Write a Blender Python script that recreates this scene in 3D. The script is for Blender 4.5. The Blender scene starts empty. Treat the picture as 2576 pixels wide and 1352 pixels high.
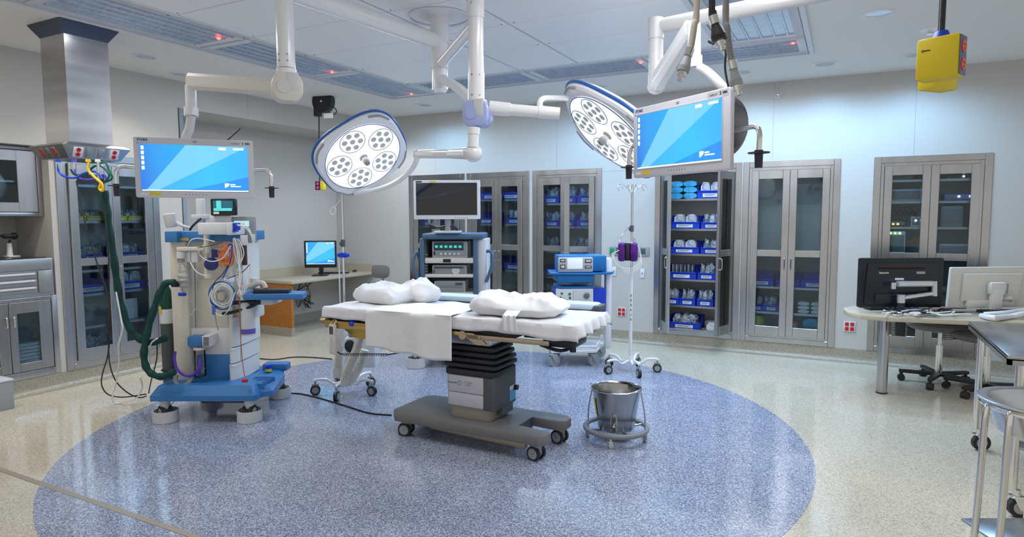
import bpy, bmesh, math, random
from mathutils import Vector, Matrix
R = random.Random(7)
PI = math.pi
S = bpy.context.scene
COL = S.collection
rad = math.radians

# ------------------------------------------------------------------ camera, world, exposure
CAMP = Vector((0, 0, 1.5)); FPX = 1610.06
YAW, PITCH, ROLL = rad(27.549), rad(4.662), rad(0.178)
cd = bpy.data.cameras.new('camera'); cam = bpy.data.objects.new('camera', cd); COL.objects.link(cam)
cd.sensor_width = 36; cd.lens = FPX / 2576 * 36; cd.clip_start = 0.05; cd.clip_end = 100
fw = Vector((-math.sin(YAW) * math.cos(PITCH), math.cos(YAW) * math.cos(PITCH), -math.sin(PITCH)))
r0 = Vector((math.cos(YAW), math.sin(YAW), 0)); d0 = fw.cross(r0)
rt = math.cos(ROLL) * r0 + math.sin(ROLL) * d0; dn = -math.sin(ROLL) * r0 + math.cos(ROLL) * d0
mw = Matrix((rt, -dn, -fw)).transposed().to_4x4(); mw.translation = CAMP
cam.matrix_world = mw
S.camera = cam
S.view_settings.view_transform = 'Standard'; S.view_settings.look = 'None'
S.view_settings.gamma = 1; S.view_settings.use_curve_mapping = False
S.view_settings.exposure = 0.36

W = bpy.data.worlds.new('world'); S.world = W; W.use_nodes = True
nt = W.node_tree; bg = nt.nodes['Background']
tc = nt.nodes.new('ShaderNodeTexCoord'); sx = nt.nodes.new('ShaderNodeSeparateXYZ'); nt.links.new(tc.outputs['Generated'], sx.inputs[0])
cr = nt.nodes.new('ShaderNodeValToRGB'); nt.links.new(sx.outputs['X'], cr.inputs[0])
cr.color_ramp.elements[0].position = 0.0; cr.color_ramp.elements[0].color = (1.0, 0.96, 0.90, 1)
cr.color_ramp.elements[1].position = 0.85; cr.color_ramp.elements[1].color = (0.93, 0.97, 1.0, 1)
nt.links.new(cr.outputs[0], bg.inputs['Color']); bg.inputs['Strength'].default_value = 0.50

def area(name, loc, size, power, color=(1, 1, 1), rot=(0, 0, 0), shape='RECTANGLE', sy=None, spread=None):
    l = bpy.data.lights.new(name, 'AREA'); l.energy = power; l.color = color; l.shape = shape; l.size = size
    if sy: l.size_y = sy
    if spread: l.spread = spread
    o = bpy.data.objects.new(name, l); o.location = loc; o.rotation_euler = rot; COL.objects.link(o); return o
H = 2.895          # ceiling height
CX, CY = -2.55, 3.88
# fluorescent troffers round the ceiling array
WHT = (0.97, 0.98, 1.0); BLU = (0.34, 0.64, 1.0)  # BLU tints some ceiling lamps for an added blue wall glow
for (x, y, sx_, sy_, p, c) in [(-4.44, 2.3, .45, 1.1, 16, WHT), (-4.44, 4.2, .45, 1.1, 14, WHT), (-4.44, 5.5, .45, 1.1, 16, WHT),
                               (-3.45, 5.83, 1.15, .42, 20, BLU), (-2.22, 5.83, .95, .42, 18, BLU), (-1.05, 5.83, 1.1, .42, 20, WHT),
                               (-.66, 4.2, .45, 1.1, 16, WHT), (-.66, 2.6, .45, 1.1, 20, WHT)]:
    area('troffer_light', (x, y, H - .03), sx_, p, c, sy=sy_)
for (x, y, p, c) in [(-5.45, 3.57, 7, (1, .93, .82)), (-5.5, 6.71, 7, WHT), (-4.73, 6.72, 10, BLU), (-2.6, 6.7, 9, BLU), (-.96, 6.67, 10, BLU), (-.23, 6.68, 12, BLU),
                     (-.07, 5.09, 9, BLU), (.55, 6.66, 12, BLU), (-.07, 3.4, 8, WHT), (-5.45, 1.9, 8, (1, .93, .82))]:
    l = bpy.data.lights.new('downlight_lamp', 'SPOT'); l.energy = p * (4.4 if c == BLU else 5); l.color = c; l.spot_size = rad(166 if c == BLU else 130); l.spot_blend = .6; l.shadow_soft_size = .07
    o = bpy.data.objects.new('downlight_lamp', l); o.location = (x, y, H - .02); COL.objects.link(o)

# ------------------------------------------------------------------ pixel -> point on a known plane of the room
def ray(px, py): return rt * ((px - 1288) / FPX) + dn * ((py - 676) / FPX) + fw
def onX(px, py, v): d = ray(px, py); return CAMP + d * ((v - CAMP.x) / d.x)
def onY(px, py, v): d = ray(px, py); return CAMP + d * ((v - CAMP.y) / d.y)
def onZ(px, py, v): d = ray(px, py); return CAMP + d * ((v - CAMP.z) / d.z)
def onD(px, py, v): return CAMP + ray(px, py) * v

# ------------------------------------------------------------------ materials
MATS = {}
def mat(name, col, rough=.5, metal=0, spec=.5, coat=0, emis=None, es=0, alpha=None, trans=0, ior=1.45, bump=0, bscale=200, noise=0, nscale=30, brush=None, sheen=0, col2=None, sss=0):
    if name in MATS: return MATS[name]
    m = bpy.data.materials.new(name); m.use_nodes = True; n = m.node_tree; b = n.nodes['Principled BSDF']
    b.inputs['Base Color'].default_value = (*col, 1); b.inputs['Roughness'].default_value = rough; b.inputs['Metallic'].default_value = metal
    b.inputs['Specular IOR Level'].default_value = spec; b.inputs['Coat Weight'].default_value = coat; b.inputs['Coat Roughness'].default_value = .08
    b.inputs['Transmission Weight'].default_value = trans; b.inputs['IOR'].default_value = ior
    if sheen: b.inputs['Sheen Weight'].default_value = sheen
    if emis: b.inputs['Emission Color'].default_value = (*emis, 1); b.inputs['Emission Strength'].default_value = es
    if alpha is not None: b.inputs['Alpha'].default_value = alpha
    t = n.nodes.new('ShaderNodeTexCoord')
    if noise:
        x = n.nodes.new('ShaderNodeTexNoise'); x.inputs['Scale'].default_value = nscale; x.inputs['Detail'].default_value = 3
        mp = None
        if brush:
            mp = n.nodes.new('ShaderNodeMapping'); mp.inputs['Scale'].default_value = brush; n.links.new(t.outputs['Object'], mp.inputs[0]); n.links.new(mp.outputs[0], x.inputs[0])
        else: n.links.new(t.outputs['Object'], x.inputs[0])
        r = n.nodes.new('ShaderNodeValToRGB'); n.links.new(x.outputs['Fac'], r.inputs[0])
        c2 = col2 or tuple(c * (1 - noise) for c in col)
        r.color_ramp.elements[0].position = .35; r.color_ramp.elements[0].color = (*c2, 1)
        r.color_ramp.elements[1].position = .65; r.color_ramp.elements[1].color = (*col, 1)
        n.links.new(r.outputs[0], b.inputs['Base Color'])
        if brush:
            rr = n.nodes.new('ShaderNodeMapRange'); rr.inputs[3].default_value = rough * .75; rr.inputs[4].default_value = rough * 1.35
            n.links.new(x.outputs['Fac'], rr.inputs[0]); n.links.new(rr.outputs[0], b.inputs['Roughness'])
    if bump:
        x = n.nodes.new('ShaderNodeTexNoise'); x.inputs['Scale'].default_value = bscale; n.links.new(t.outputs['Object'], x.inputs[0])
        if brush:
            mp = n.nodes.new('ShaderNodeMapping'); mp.inputs['Scale'].default_value = brush; n.links.new(t.outputs['Object'], mp.inputs[0]); n.links.new(mp.outputs[0], x.inputs[0])
        bu = n.nodes.new('ShaderNodeBump'); bu.inputs['Strength'].default_value = bump; bu.inputs['Distance'].default_value = .01
        n.links.new(x.outputs['Fac'], bu.inputs['Height']); n.links.new(bu.outputs[0], b.inputs['Normal'])
    MATS[name] = m; return m
steel = mat('brushed steel', (.50, .505, .51), .24, 1, noise=.10, nscale=9, brush=(.6, .6, .25), bump=.012, bscale=160)
steelh = mat('brushed steel across', (.60, .60, .62), .24, 1, noise=.16, nscale=4, brush=(.3, .3, 3), bump=.012, bscale=5)
chrome = mat('chrome', (.75, .74, .72), .14, 1)
dsteel = mat('dull steel', (.42, .42, .42), .35, 1)
white = mat('white enamel', (.80, .80, .82), .25, coat=.3)
offw = mat('off white plastic', (.66, .63, .57), .4)
pale = mat('pale grey plastic', (.62, .62, .63), .4)
grey = mat('grey plastic', (.25, .26, .27), .45)
lgrey = mat('light grey plastic', (.31, .325, .34), .45)
dgrey = mat('dark grey plastic', (.085, .09, .1), .5)
black = mat('black plastic', (.018, .018, .02), .4)
rubber = mat('black rubber', (.025, .025, .028), .65)
blackm = mat('matte black lacquer', (.012, .014, .02), .3)
gblue = mat('cart blue plastic', (.04, .19, .46), .38)
bblue = mat('bin blue plastic', (.008, .05, .55), .38)
yel = mat('yellow plastic', (.72, .56, .02), .45)
yelb = mat('bin yellow plastic', (.75, .6, .04), .45)
redp = mat('red receptacle', (.55, .015, .02), .4)
orng = mat('orange receptacle', (.85, .1, .04), .4)
navy = mat('navy mark', (.01, .03, .13), .5)
ink = mat('black ink', (.02, .02, .03), .6)
inkg = mat('green ink', (.01, .28, .13), .6)
inky = mat('gold ink', (.5, .42, .12), .6)
paper = mat('paper label', (.8, .8, .8), .7)
sheet = mat('white bed linen', (.72, .72, .74), .85, bump=.35, bscale=14, sheen=.1)
lgauze = mat('thin white drape', (.78, .78, .77), .85, bump=.3, bscale=22)
paleb = mat('pale blue pad fabric', (.60, .71, .80), .8)
glass = None
plast = mat('clear plastic', (.85, .88, .9), .08, alpha=.35)
pack = mat('supply wrapper', (.60, .66, .70), .2, noise=.8, nscale=38, col2=(.06, .10, .16))
packw = mat('white wrapper', (.72, .73, .74), .35)
packc = mat('printed wrapper', (.72, .73, .74), .3, noise=.6, nscale=30, col2=(.25, .30, .36))
packb = mat('blue wrapper', (.05, .36, .62), .35, noise=.35, nscale=18)
laminate = mat('beige laminate', (.50, .43, .32), .3, noise=.12, nscale=220)
wood = mat('cherry laminate', (.48, .17, .022), .4, noise=.25, nscale=60)
seatg = mat('grey upholstery', (.16, .15, .145), .6, bump=.1, bscale=300)
green = mat('green cloth sleeve', (.001, .045, .038), .7, bump=.5, bscale=60)
greent = mat('green hose', (.0, .1, .06), .4)
bluet = mat('blue hose', (.01, .06, .5), .35)
yelt = mat('yellow hose', (.8, .5, .01), .35)
purp = mat('purple plastic', (.12, .01, .27), .35, noise=.6, nscale=14)
purt = mat('violet hose', (.13, .05, .55), .35)
wcab = mat('white cable', (.8, .8, .78), .4)
gold = mat('brass toned rail', (.55, .38, .12), .3, .8)
bronze = mat('warm aluminium rail', (.45, .36, .26), .32, .85)
ora = mat('orange cable', (.85, .22, .03), .4)

def speckle(name, base, dots, scale, rough=.10):
    m = bpy.data.materials.new(name); m.use_nodes = True; n = m.node_tree; b = n.nodes['Principled BSDF']
    t = n.nodes.new('ShaderNodeTexCoord')
    v = n.nodes.new('ShaderNodeTexVoronoi'); v.inputs['Scale'].default_value = scale; n.links.new(t.outputs['Object'], v.inputs[0])
    sp = n.nodes.new('ShaderNodeSeparateColor'); n.links.new(v.outputs['Color'], sp.inputs[0])
    r = n.nodes.new('ShaderNodeValToRGB'); n.links.new(sp.outputs[0], r.inputs[0]); r.color_ramp.interpolation = 'CONSTANT'
    e = r.color_ramp.elements; e[0].position = 0; e[0].color = (*dots[0], 1); e[1].position = .22; e[1].color = (*base, 1)
    q = e.new(.72); q.color = (*dots[1], 1)
    n.links.new(r.outputs[0], b.inputs['Base Color'])
    x = n.nodes.new('ShaderNodeTexNoise'); x.inputs['Scale'].default_value = 1.3; n.links.new(t.outputs['Object'], x.inputs[0])
    mr = n.nodes.new('ShaderNodeMapRange'); mr.inputs[3].default_value = rough * .8; mr.inputs[4].default_value = rough * 1.3; n.links.new(x.outputs[0], mr.inputs[0]); n.links.new(mr.outputs[0], b.inputs['Roughness'])
    b.inputs['Specular IOR Level'].default_value = .6
    w = n.nodes.new('ShaderNodeTexNoise'); w.inputs['Scale'].default_value = 3.5; n.links.new(t.outputs['Object'], w.inputs[0])
    bu = n.nodes.new('ShaderNodeBump'); bu.inputs['Strength'].default_value = .035; bu.inputs['Distance'].default_value = .02; n.links.new(w.outputs[0], bu.inputs['Height']); n.links.new(bu.outputs[0], b.inputs['Normal'])
    MATS[name] = m; return m
fcream = speckle('cream terrazzo', (.57, .51, .40), ((.43, .375, .285), (.67, .62, .52)), 190)
fblue = speckle('blue terrazzo', (.27, .30, .41), ((.13, .155, .25), (.52, .55, .64)), 190)
cove = speckle('beige speckled cove', (.36, .32, .25), ((.27, .235, .175), (.42, .38, .30)), 170, .3)
wallm = mat('painted wall panel', (.53, .51, .475), .42, bump=.03, bscale=350)
ceilm = mat('ceiling paint', (.80, .785, .76), .6)

# ------------------------------------------------------------------ mesh helpers
class MB:
    def __init__(s, T=None): s.bm = bmesh.new(); s.T = T or Matrix(); s.mi = 0; s.mats = [None]
    def m(s, mt):
        if mt not in s.mats: s.mats.append(mt)
        s.mi = s.mats.index(mt); return s
    def _add(s, b2, M=None):
        M = s.T @ (M or Matrix())
        b2.verts.ensure_lookup_table()
        vs = [s.bm.verts.new(M @ v.co) for v in b2.verts]
        for i, v in enumerate(b2.verts): v.index = i
        for f in b2.faces:
            try:
                nf = s.bm.faces.new([vs[v.index] for v in f.verts]); nf.material_index = s.mi
            except ValueError: pass
        b2.free(); return s
    def box(s, x0, x1, y0, y1, z0, z1, b=0, M=None, seg=2):
        b2 = bmesh.new(); bmesh.ops.create_cube(b2, size=1)
        for v in b2.verts: v.co = Vector(((x0 + x1) / 2 + v.co.x * (x1 - x0), (y0 + y1) / 2 + v.co.y * (y1 - y0), (z0 + z1) / 2 + v.co.z * (z1 - z0)))
        if b:
            b = min(b, .45 * min(abs(x1 - x0), abs(y1 - y0), abs(z1 - z0)))
            bmesh.ops.bevel(b2, geom=b2.edges[:], offset=b, segments=seg, affect='EDGES', profile=.5)
        return s._add(b2, M)
    def cyl(s, p0, p1, r0, r1=None, n=18):
        p0, p1 = Vector(p0), Vector(p1); r1 = r0 if r1 is None else r1; d = p1 - p0
        b2 = bmesh.new(); bmesh.ops.create_cone(b2, cap_ends=True, segments=n, radius1=max(r0, 1e-5), radius2=max(r1, 1e-5), depth=d.length)
        M = Matrix.Translation((p0 + p1) / 2) @ d.to_track_quat('Z', 'Y').to_matrix().to_4x4()
        return s._add(b2, M)
    def ball(s, c, r, sc=(1, 1, 1), n=14):
        b2 = bmesh.new(); bmesh.ops.create_uvsphere(b2, u_segments=n, v_segments=max(6, n // 2 + 1), radius=r)
        for v in b2.verts: v.co = Vector((v.co.x * sc[0], v.co.y * sc[1], v.co.z * sc[2]))
        return s._add(b2, Matrix.Translation(c))
    def lathe(s, prof, c=(0, 0, 0), n=28, M=None, close=False):
        b2 = bmesh.new(); rings = []
        for (r, z) in prof:
            rings.append([b2.verts.new((r * math.cos(2 * PI * i / n), r * math.sin(2 * PI * i / n), z)) for i in range(n)])
        for a in range(len(rings) - 1):
            for i in range(n): b2.faces.new((rings[a][i], rings[a][(i + 1) % n], rings[a + 1][(i + 1) % n], rings[a + 1][i]))
        if close: b2.faces.new(list(reversed(rings[0]))); b2.faces.new(rings[-1])
        return s._add(b2, Matrix.Translation(c) @ (M or Matrix()))
    def prism(s, pts, z0, z1, b=0, M=None, n=2):
        b2 = bmesh.new(); lo = [b2.verts.new((x, y, z0)) for x, y in pts]; hi = [b2.verts.new((x, y, z1)) for x, y in pts]; k = len(pts)
        b2.faces.new(list(reversed(lo))); b2.faces.new(hi)
        for i in range(k): b2.faces.new((lo[i], lo[(i + 1) % k], hi[(i + 1) % k], hi[i]))
        bmesh.ops.recalc_face_normals(b2, faces=b2.faces[:])
        if b: bmesh.ops.bevel(b2, geom=[e for e in b2.edges if abs(e.verts[0].co.z - e.verts[1].co.z) < 1e-6], offset=b, segments=n, affect='EDGES', profile=.5)
        return s._add(b2, M)
    def tube(s, pts, r, n=8, sm=4, close=False, cap=True):
        pts = [Vector(p) for p in pts]
        if sm > 1: pts = spline(pts, sm, close)
        k = len(pts); b2 = bmesh.new(); rings = []; up = None
        for i, p in enumerate(pts):
            if close: t = pts[(i + 1) % k] - pts[i - 1]
            else: t = pts[min(i + 1, k - 1)] - pts[max(i - 1, 0)]
            if t.length < 1e-9: t = Vector((0, 0, 1))
            t.normalize()
            if up is None: up = Vector((0, 0, 1)) if abs(t.z) < .9 else Vector((1, 0, 0))
            u = t.cross(up)
            if u.length < 1e-4: u = t.orthogonal()
            u.normalize(); v = u.cross(t); up = v
            rr = r(i / (k - 1)) if callable(r) else r
            rings.append([b2.verts.new(p + u * rr * math.cos(2 * PI * j / n) + v * rr * math.sin(2 * PI * j / n)) for j in range(n)])
        for a in range(k if close else k - 1):
            A, B = rings[a], rings[(a + 1) % k]
            for j in range(n): b2.faces.new((A[j], A[(j + 1) % n], B[(j + 1) % n], B[j]))
        if cap and not close: b2.faces.new(list(reversed(rings[0]))); b2.faces.new(rings[-1])
        bmesh.ops.recalc_face_normals(b2, faces=b2.faces[:])
        return s._add(b2)
    def torus(s, c, R_, r, n=32, m=8, M=None, sq=(1, 1)):
        b2 = bmesh.new(); rings = []
        for i in range(n):
            a = 2 * PI * i / n
            rings.append([b2.verts.new(((R_ + r * math.cos(2 * PI * j / m)) * math.cos(a) * sq[0], (R_ + r * math.cos(2 * PI * j / m)) * math.sin(a) * sq[1], r * math.sin(2 * PI * j / m))) for j in range(m)])
        for i in range(n):
            for j in range(m): b2.faces.new((rings[i][j], rings[(i + 1) % n][j], rings[(i + 1) % n][(j + 1) % m], rings[i][(j + 1) % m]))
        return s._add(b2, Matrix.Translation(c) @ (M or Matrix()))
    def grid(s, f, nu, nv, thick=0):
        b2 = bmesh.new(); g = [[b2.verts.new(f(i / nu, j / nv)) for j in range(nv + 1)] for i in range(nu + 1)]
        for i in range(nu):
            for j in range(nv): b2.faces.new((g[i][j], g[i + 1][j], g[i + 1][j + 1], g[i][j + 1]))
        if thick:
            bmesh.ops.recalc_face_normals(b2, faces=b2.faces[:])
            bmesh.ops.solidify(b2, geom=b2.faces[:], thickness=thick)
        return s._add(b2)
    def quad(s, *p):
        b2 = bmesh.new(); b2.faces.new([b2.verts.new(q) for q in p]); return s._add(b2)
    def build(s, name, mt=None, parent=None, loc=None, rz=0, rot=None, ang=35):
        me = bpy.data.meshes.new(name)
        s.bm.normal_update(); s.bm.to_mesh(me); s.bm.free()
        if s.mats[0] is None: s.mats[0] = mt or (s.mats[1] if len(s.mats) > 1 else None)
        for q in s.mats:
            if q: me.materials.append(q)
        me.shade_smooth(); me.set_sharp_from_angle(angle=rad(ang))
        o = bpy.data.objects.new(name, me); COL.objects.link(o)
        if parent: o.parent = parent
        if loc is not None: o.location = loc
        if rot: o.rotation_euler = rot
        elif rz: o.rotation_euler = (0, 0, rz)
        return o
def spline(p, n, close=False):
    out = []; k = len(p)
    if k < 3: return p
    for i in range(k if close else k - 1):
        if close: a, b, c, d = p[i - 1], p[i], p[(i + 1) % k], p[(i + 2) % k]
        else: a, b, c, d = p[max(i - 1, 0)], p[i], p[i + 1], p[min(i + 2, k - 1)]
        for j in range(n):
            t = j / n; out.append(.5 * ((2 * b) + (c - a) * t + (2 * a - 5 * b + 4 * c - d) * t * t + (3 * b - a - 3 * c + d) * t ** 3))
    if not close: out.append(p[-1])
    return out
def rrect(w, h, r, n=5, cx=0, cy=0):
    o = []
    for (sx_, sy_, a0) in ((1, 1, 0), (-1, 1, 90), (-1, -1, 180), (1, -1, 270)):
        for i in range(n + 1):
            a = rad(a0 + 90 * i / n); o.append((cx + sx_ * (w / 2 - r) + r * math.cos(a), cy + sy_ * (h / 2 - r) + r * math.sin(a)))
    return o
def thing(name, label, cat, loc=(0, 0, 0), rz=0, group=None, M=None):
    o = bpy.data.objects.new(name, None); COL.objects.link(o); o.empty_display_size = .05
    if M: o.matrix_world = M
    else: o.location = loc; o.rotation_euler = (0, 0, rz)
    o['label'] = label; o['category'] = cat; o['kind'] = 'thing'
    if group: o['group'] = group
    return o
def tag(o, label, cat, group=None, kind=None):
    o['label'] = label; o['category'] = cat; o['kind'] = 'thing'
    if group: o['group'] = group
    if kind: o['kind'] = kind
    return o
def struct(o, label=None): o['kind'] = 'structure'; return o
def part_label(o, l): o['label'] = l; return o
def dup(root, loc, rz, label=None, group=None, M=None):
    r = root.copy(); COL.objects.link(r)
    if M: r.matrix_world = M
    else: r.location = loc; r.rotation_euler = (0, 0, rz)
    if label: r['label'] = label
    if group: r['group'] = group
    for ch in list(root.children):
        c = ch.copy(); COL.objects.link(c); c.parent = r
        for g in ch.children:
            d = g.copy(); COL.objects.link(d); d.parent = c
    return r
def text(name, s, size, mt, parent, M, ext=.0006, align='CENTER', sx_=1.0, bold=0):
    c = bpy.data.curves.new('t', 'FONT'); c.body = s; c.size = size; c.extrude = ext; c.align_x = align; c.align_y = 'CENTER'; c.resolution_u = 2; c.offset = bold
    t = bpy.data.objects.new('t', c); me = bpy.data.meshes.new_from_object(t); me.name = name; me.materials.clear(); me.materials.append(mt)
    bpy.data.objects.remove(t)
    me.transform(M @ Matrix.Scale(sx_, 4, (1, 0, 0)))
    o = bpy.data.objects.new(name, me); COL.objects.link(o); o.parent = parent; return o
def facing(loc, right, up):
    """frame with x=right, y=up, z=towards the viewer"""
    x = Vector(right).normalized(); y = Vector(up).normalized(); z = x.cross(y).normalized(); y = z.cross(x)
    M = Matrix((x, y, z)).transposed().to_4x4(); M.translation = Vector(loc); return M
def tmat(x, y, z, rx=90): return Matrix.Translation((x, y, z)) @ Matrix.Rotation(rad(rx), 4, 'X')
def glassmat(name, tint, refl=1.0):
    m = bpy.data.materials.new(name); m.use_nodes = True; n = m.node_tree; n.nodes.remove(n.nodes['Principled BSDF']); out = n.nodes['Material Output']
    a = n.nodes.new('ShaderNodeBsdfTransparent'); a.inputs[0].default_value = (*tint, 1); g = n.nodes.new('ShaderNodeBsdfGlossy'); g.inputs['Roughness'].default_value = .02
    f = n.nodes.new('ShaderNodeFresnel'); f.inputs[0].default_value = 1.45; mx = n.nodes.new('ShaderNodeMixShader')
    n.links.new(f.outputs[0], mx.inputs[0]); n.links.new(a.outputs[0], mx.inputs[1]); n.links.new(g.outputs[0], mx.inputs[2]); n.links.new(mx.outputs[0], out.inputs[0]); MATS[name] = m; return m
glass = glassmat('clear door glass', (.80, .90, .95)); plast = glassmat('clear plastic', (.88, .9, .92))
# ------------------------------------------------------------------ room
YB, XL, XA = 7.337, -6.113, -6.80
m = MB(); m.box(-7.2, 4.0, -1.5, 7.8, -.06, 0); struct(m.build('floor', fcream))
m = MB(); m.lathe([(2.462, .0), (2.462, .0015), (0.001, .0015)], (-2.565, 3.884, 0), n=128); 
struct(m.build('floor_inlay', fblue))
m = MB(); m.box(-7.0, 4.0, 1.862, 1.894, .0, .003); struct(m.build('trim_1', mat('floor seam strip', (.34, .29, .235), .35)))
# back wall with openings for the recessed cabinets
CW = [(-5.45, -4.53), (-4.50, -3.575), (-3.53, -2.61), (-1.965, -1.02), (-1.005, -.07), (.223, 1.18)]
Z0, Z1 = .135, 2.072
def wall_holes(name, holes, u0, u1, z0, z1, seams, axis, v, th, mt):
    m = MB()
    def bx(a, b, c, d):
        if b - a < 1e-4 or d - c < 1e-4: return
        if axis == 'x': m.box(a, b, v, v + th, c, d)
        else: m.box(v - th, v, a, b, c, d)
    us = [u0] + [q for h in holes for q in h[:2]] + [u1]
    for i in range(0, len(us), 2): bx(us[i], us[i + 1], z0, z1)
    for h in holes: bx(h[0], h[1], z0, h[2]); bx(h[0], h[1], h[3], z1)
    return struct(m.build(name, mt))
wall_holes('wall_back', [(a, b, Z0, Z1) for a, b in CW], XA - .1, 4.0, 0, H, [], 'x', YB, .03, wallm)
wall_holes('wall_left', [(1.9, 3.092, .14, 2.11), (3.14, 4.075, Z0, Z1)], -1.5, 4.36, 0, H, [], 'y', XL, .03, wallm)
m = MB(); m.box(XL - .03, XL, 4.36, YB, 2.62, H); m.box(XA - .1, XL - .03, 4.36, YB, 2.62, 2.64); struct(m.build('wall_left_header', wallm))
m = MB(); m.box(XA - .03, XA, 4.3, YB, 0, 2.62); m.box(XA, XL, 4.33, 4.36, 0, 2.62); struct(m.build('wall_alcove', wallm))
m = MB(); m.box(-6.12, -6.10, 4.335, 4.375, .12, 2.62); struct(m.build('trim_2', mat('blue grey trim', (.24, .29, .36), .4)))
# niche with the warming cabinets
m = MB(); m.box(-6.75, -6.72, 1.8, 3.12, 0, 2.2); m.box(-6.72, XL - .03, 3.092, 3.12, 0, 2.13); m.box(-6.72, XL - .03, 1.87, 1.9, 0, 2.13); m.box(-6.72, XL - .03, 1.9, 3.092, 2.11, 2.13)
struct(m.build('wall_niche', wallm))
# panel joints
m = MB()
jm = mat('panel joint', (.36, .36, .36), .6)
for x in (-5.0, -3.2, -.72, .55): m.box(x, x + .003, YB - .0015, YB, Z1 + .0, H)
for x in (-4.95,): pass
m.box(-2.6, -1.97, YB - .0015, YB, 2.03, 2.033)
m.box(XL, XL + .0015, 5.2, 5.203, 2.62, H)
struct(m.build('trim_3', jm))
# coved base
def covestrip(name, a, b, off, parent=None):
    """a,b plan points along wall; off = plan normal into the room"""
    m = MB(); a, b, o = Vector((*a, 0)), Vector((*b, 0)), Vector((*off, 0))
    pr = [(.004, .135), (.004, .07)] + [(.004 + .05 * (1 - math.cos(t)), .055 - .052 * math.sin(t)) for t in [rad(q) for q in (15, 30, 45, 60, 75, 90)]] + [(.054, .001), (.0, .001), (0, .135)]
    b2 = bmesh.new(); A = [b2.verts.new(a + o * x + Vector((0, 0, z))) for x, z in pr]; B = [b2.verts.new(b + o * x + Vector((0, 0, z))) for x, z in pr]
    for i in range(len(pr)): j = (i + 1) % len(pr); b2.faces.new((A[i], A[j], B[j], B[i]))
    b2.faces.new(A); b2.faces.new(list(reversed(B))); bmesh.ops.recalc_face_normals(b2, faces=b2.faces[:]); m._add(b2)
    return struct(m.build(name, cove, ang=50))
covestrip('baseboard_back', (XA, YB), (4.0, YB), (0, -1))
covestrip('baseboard_left', (XL, -1.5), (XL, 4.375), (1, 0))
covestrip('baseboard_alcove', (XA, 4.36), (XA, YB), (1, 0))

# ------------------------------------------------------------------ ceiling
m = MB(); m.box(-7.2, 4.0, -1.5, 7.8, H, H + .05); struct(m.build('ceiling', ceilm))
perf = bpy.data.materials.new('perforated panel'); perf.use_nodes = True
n = perf.node_tree; b = n.nodes['Principled BSDF']; b.inputs['Roughness'].default_value = .35
t = n.nodes.new('ShaderNodeTexCoord'); v = n.nodes.new('ShaderNodeTexVoronoi'); v.inputs['Scale'].default_value = 95; v.inputs['Randomness'].default_value = 0
n.links.new(t.outputs['Object'], v.inputs[0]); r = n.nodes.new('ShaderNodeValToRGB'); n.links.new(v.outputs['Distance'], r.inputs[0])
r.color_ramp.elements[0].position = .2; r.color_ramp.elements[0].color = (.33, .35, .4, 1); r.color_ramp.elements[1].position = .3; r.color_ramp.elements[1].color = (.88, .89, .91, 1)
n.links.new(r.outputs[0], b.inputs['Base Color'])
frame_m = mat('ceiling frame', (.66, .69, .74), .35)
AX0, AX1, AY0, AY1 = -4.77, -.33, 1.67, 6.13
IX0, IX1, IY1 = -4.11, -.97, 5.53
cols = [IX0, -2.8, -2.2, IX1]; rows = [AY0, 2.3, 2.935, 3.56, 4.19, 4.81, IY1]
m = MB()
for i in range(3):
    for j in range(len(rows) - 1): m.box(cols[i] + .012, cols[i + 1] - .012, rows[j] + .006, rows[j + 1] - .006, H - .018, H, b=.003, seg=1)
struct(m.build('ceiling_diffuser_panels', perf))
m = MB(); m.m(frame_m)
for x in cols: m.box(x - .009, x + .009, AY0, IY1, H - .012, H)
for y in rows: m.box(IX0, IX1, y - .004, y + .004, H - .010, H)
m.box(AX0, AX1, AY1 - .0, AY1 + .035, H - .022, H); m.box(AX0 - .035, AX0, AY0, AY1 + .035, H - .022, H); m.box(AX1, AX1 + .035, AY0, AY1 + .035, H - .022, H)
m.box(IX0 - .02, IX0 + .02, AY0, AY1, H - .02, H); m.box(IX1 - .02, IX1 + .02, AY0, AY1, H - .02, H); m.box(IX0, IX1, IY1 - .02, IY1 + .02, H - .02, H)
m.m(ink)
for x in cols:
    for y in rows[1:]:
        for dx in (-.05, .05): m.cyl((x + dx, y - .03, H - .0195), (x + dx, y - .03, H - .017), .006, n=8)
struct(m.build('ceiling_grid', frame_m))
lens = mat('troffer lens', (.46, .55, .68), .16, metal=.2, noise=.22, nscale=5, brush=(1, 9, 1))
lensy = mat('troffer lens across', (.46, .55, .68), .16, metal=.2, noise=.22, nscale=5, brush=(9, 1, 1))
redglint = mat('red glint glow', (1, .05, .03), .4, emis=(1, .03, .02), es=14)  # red glints in the strip lights, built as glowing beads
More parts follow.
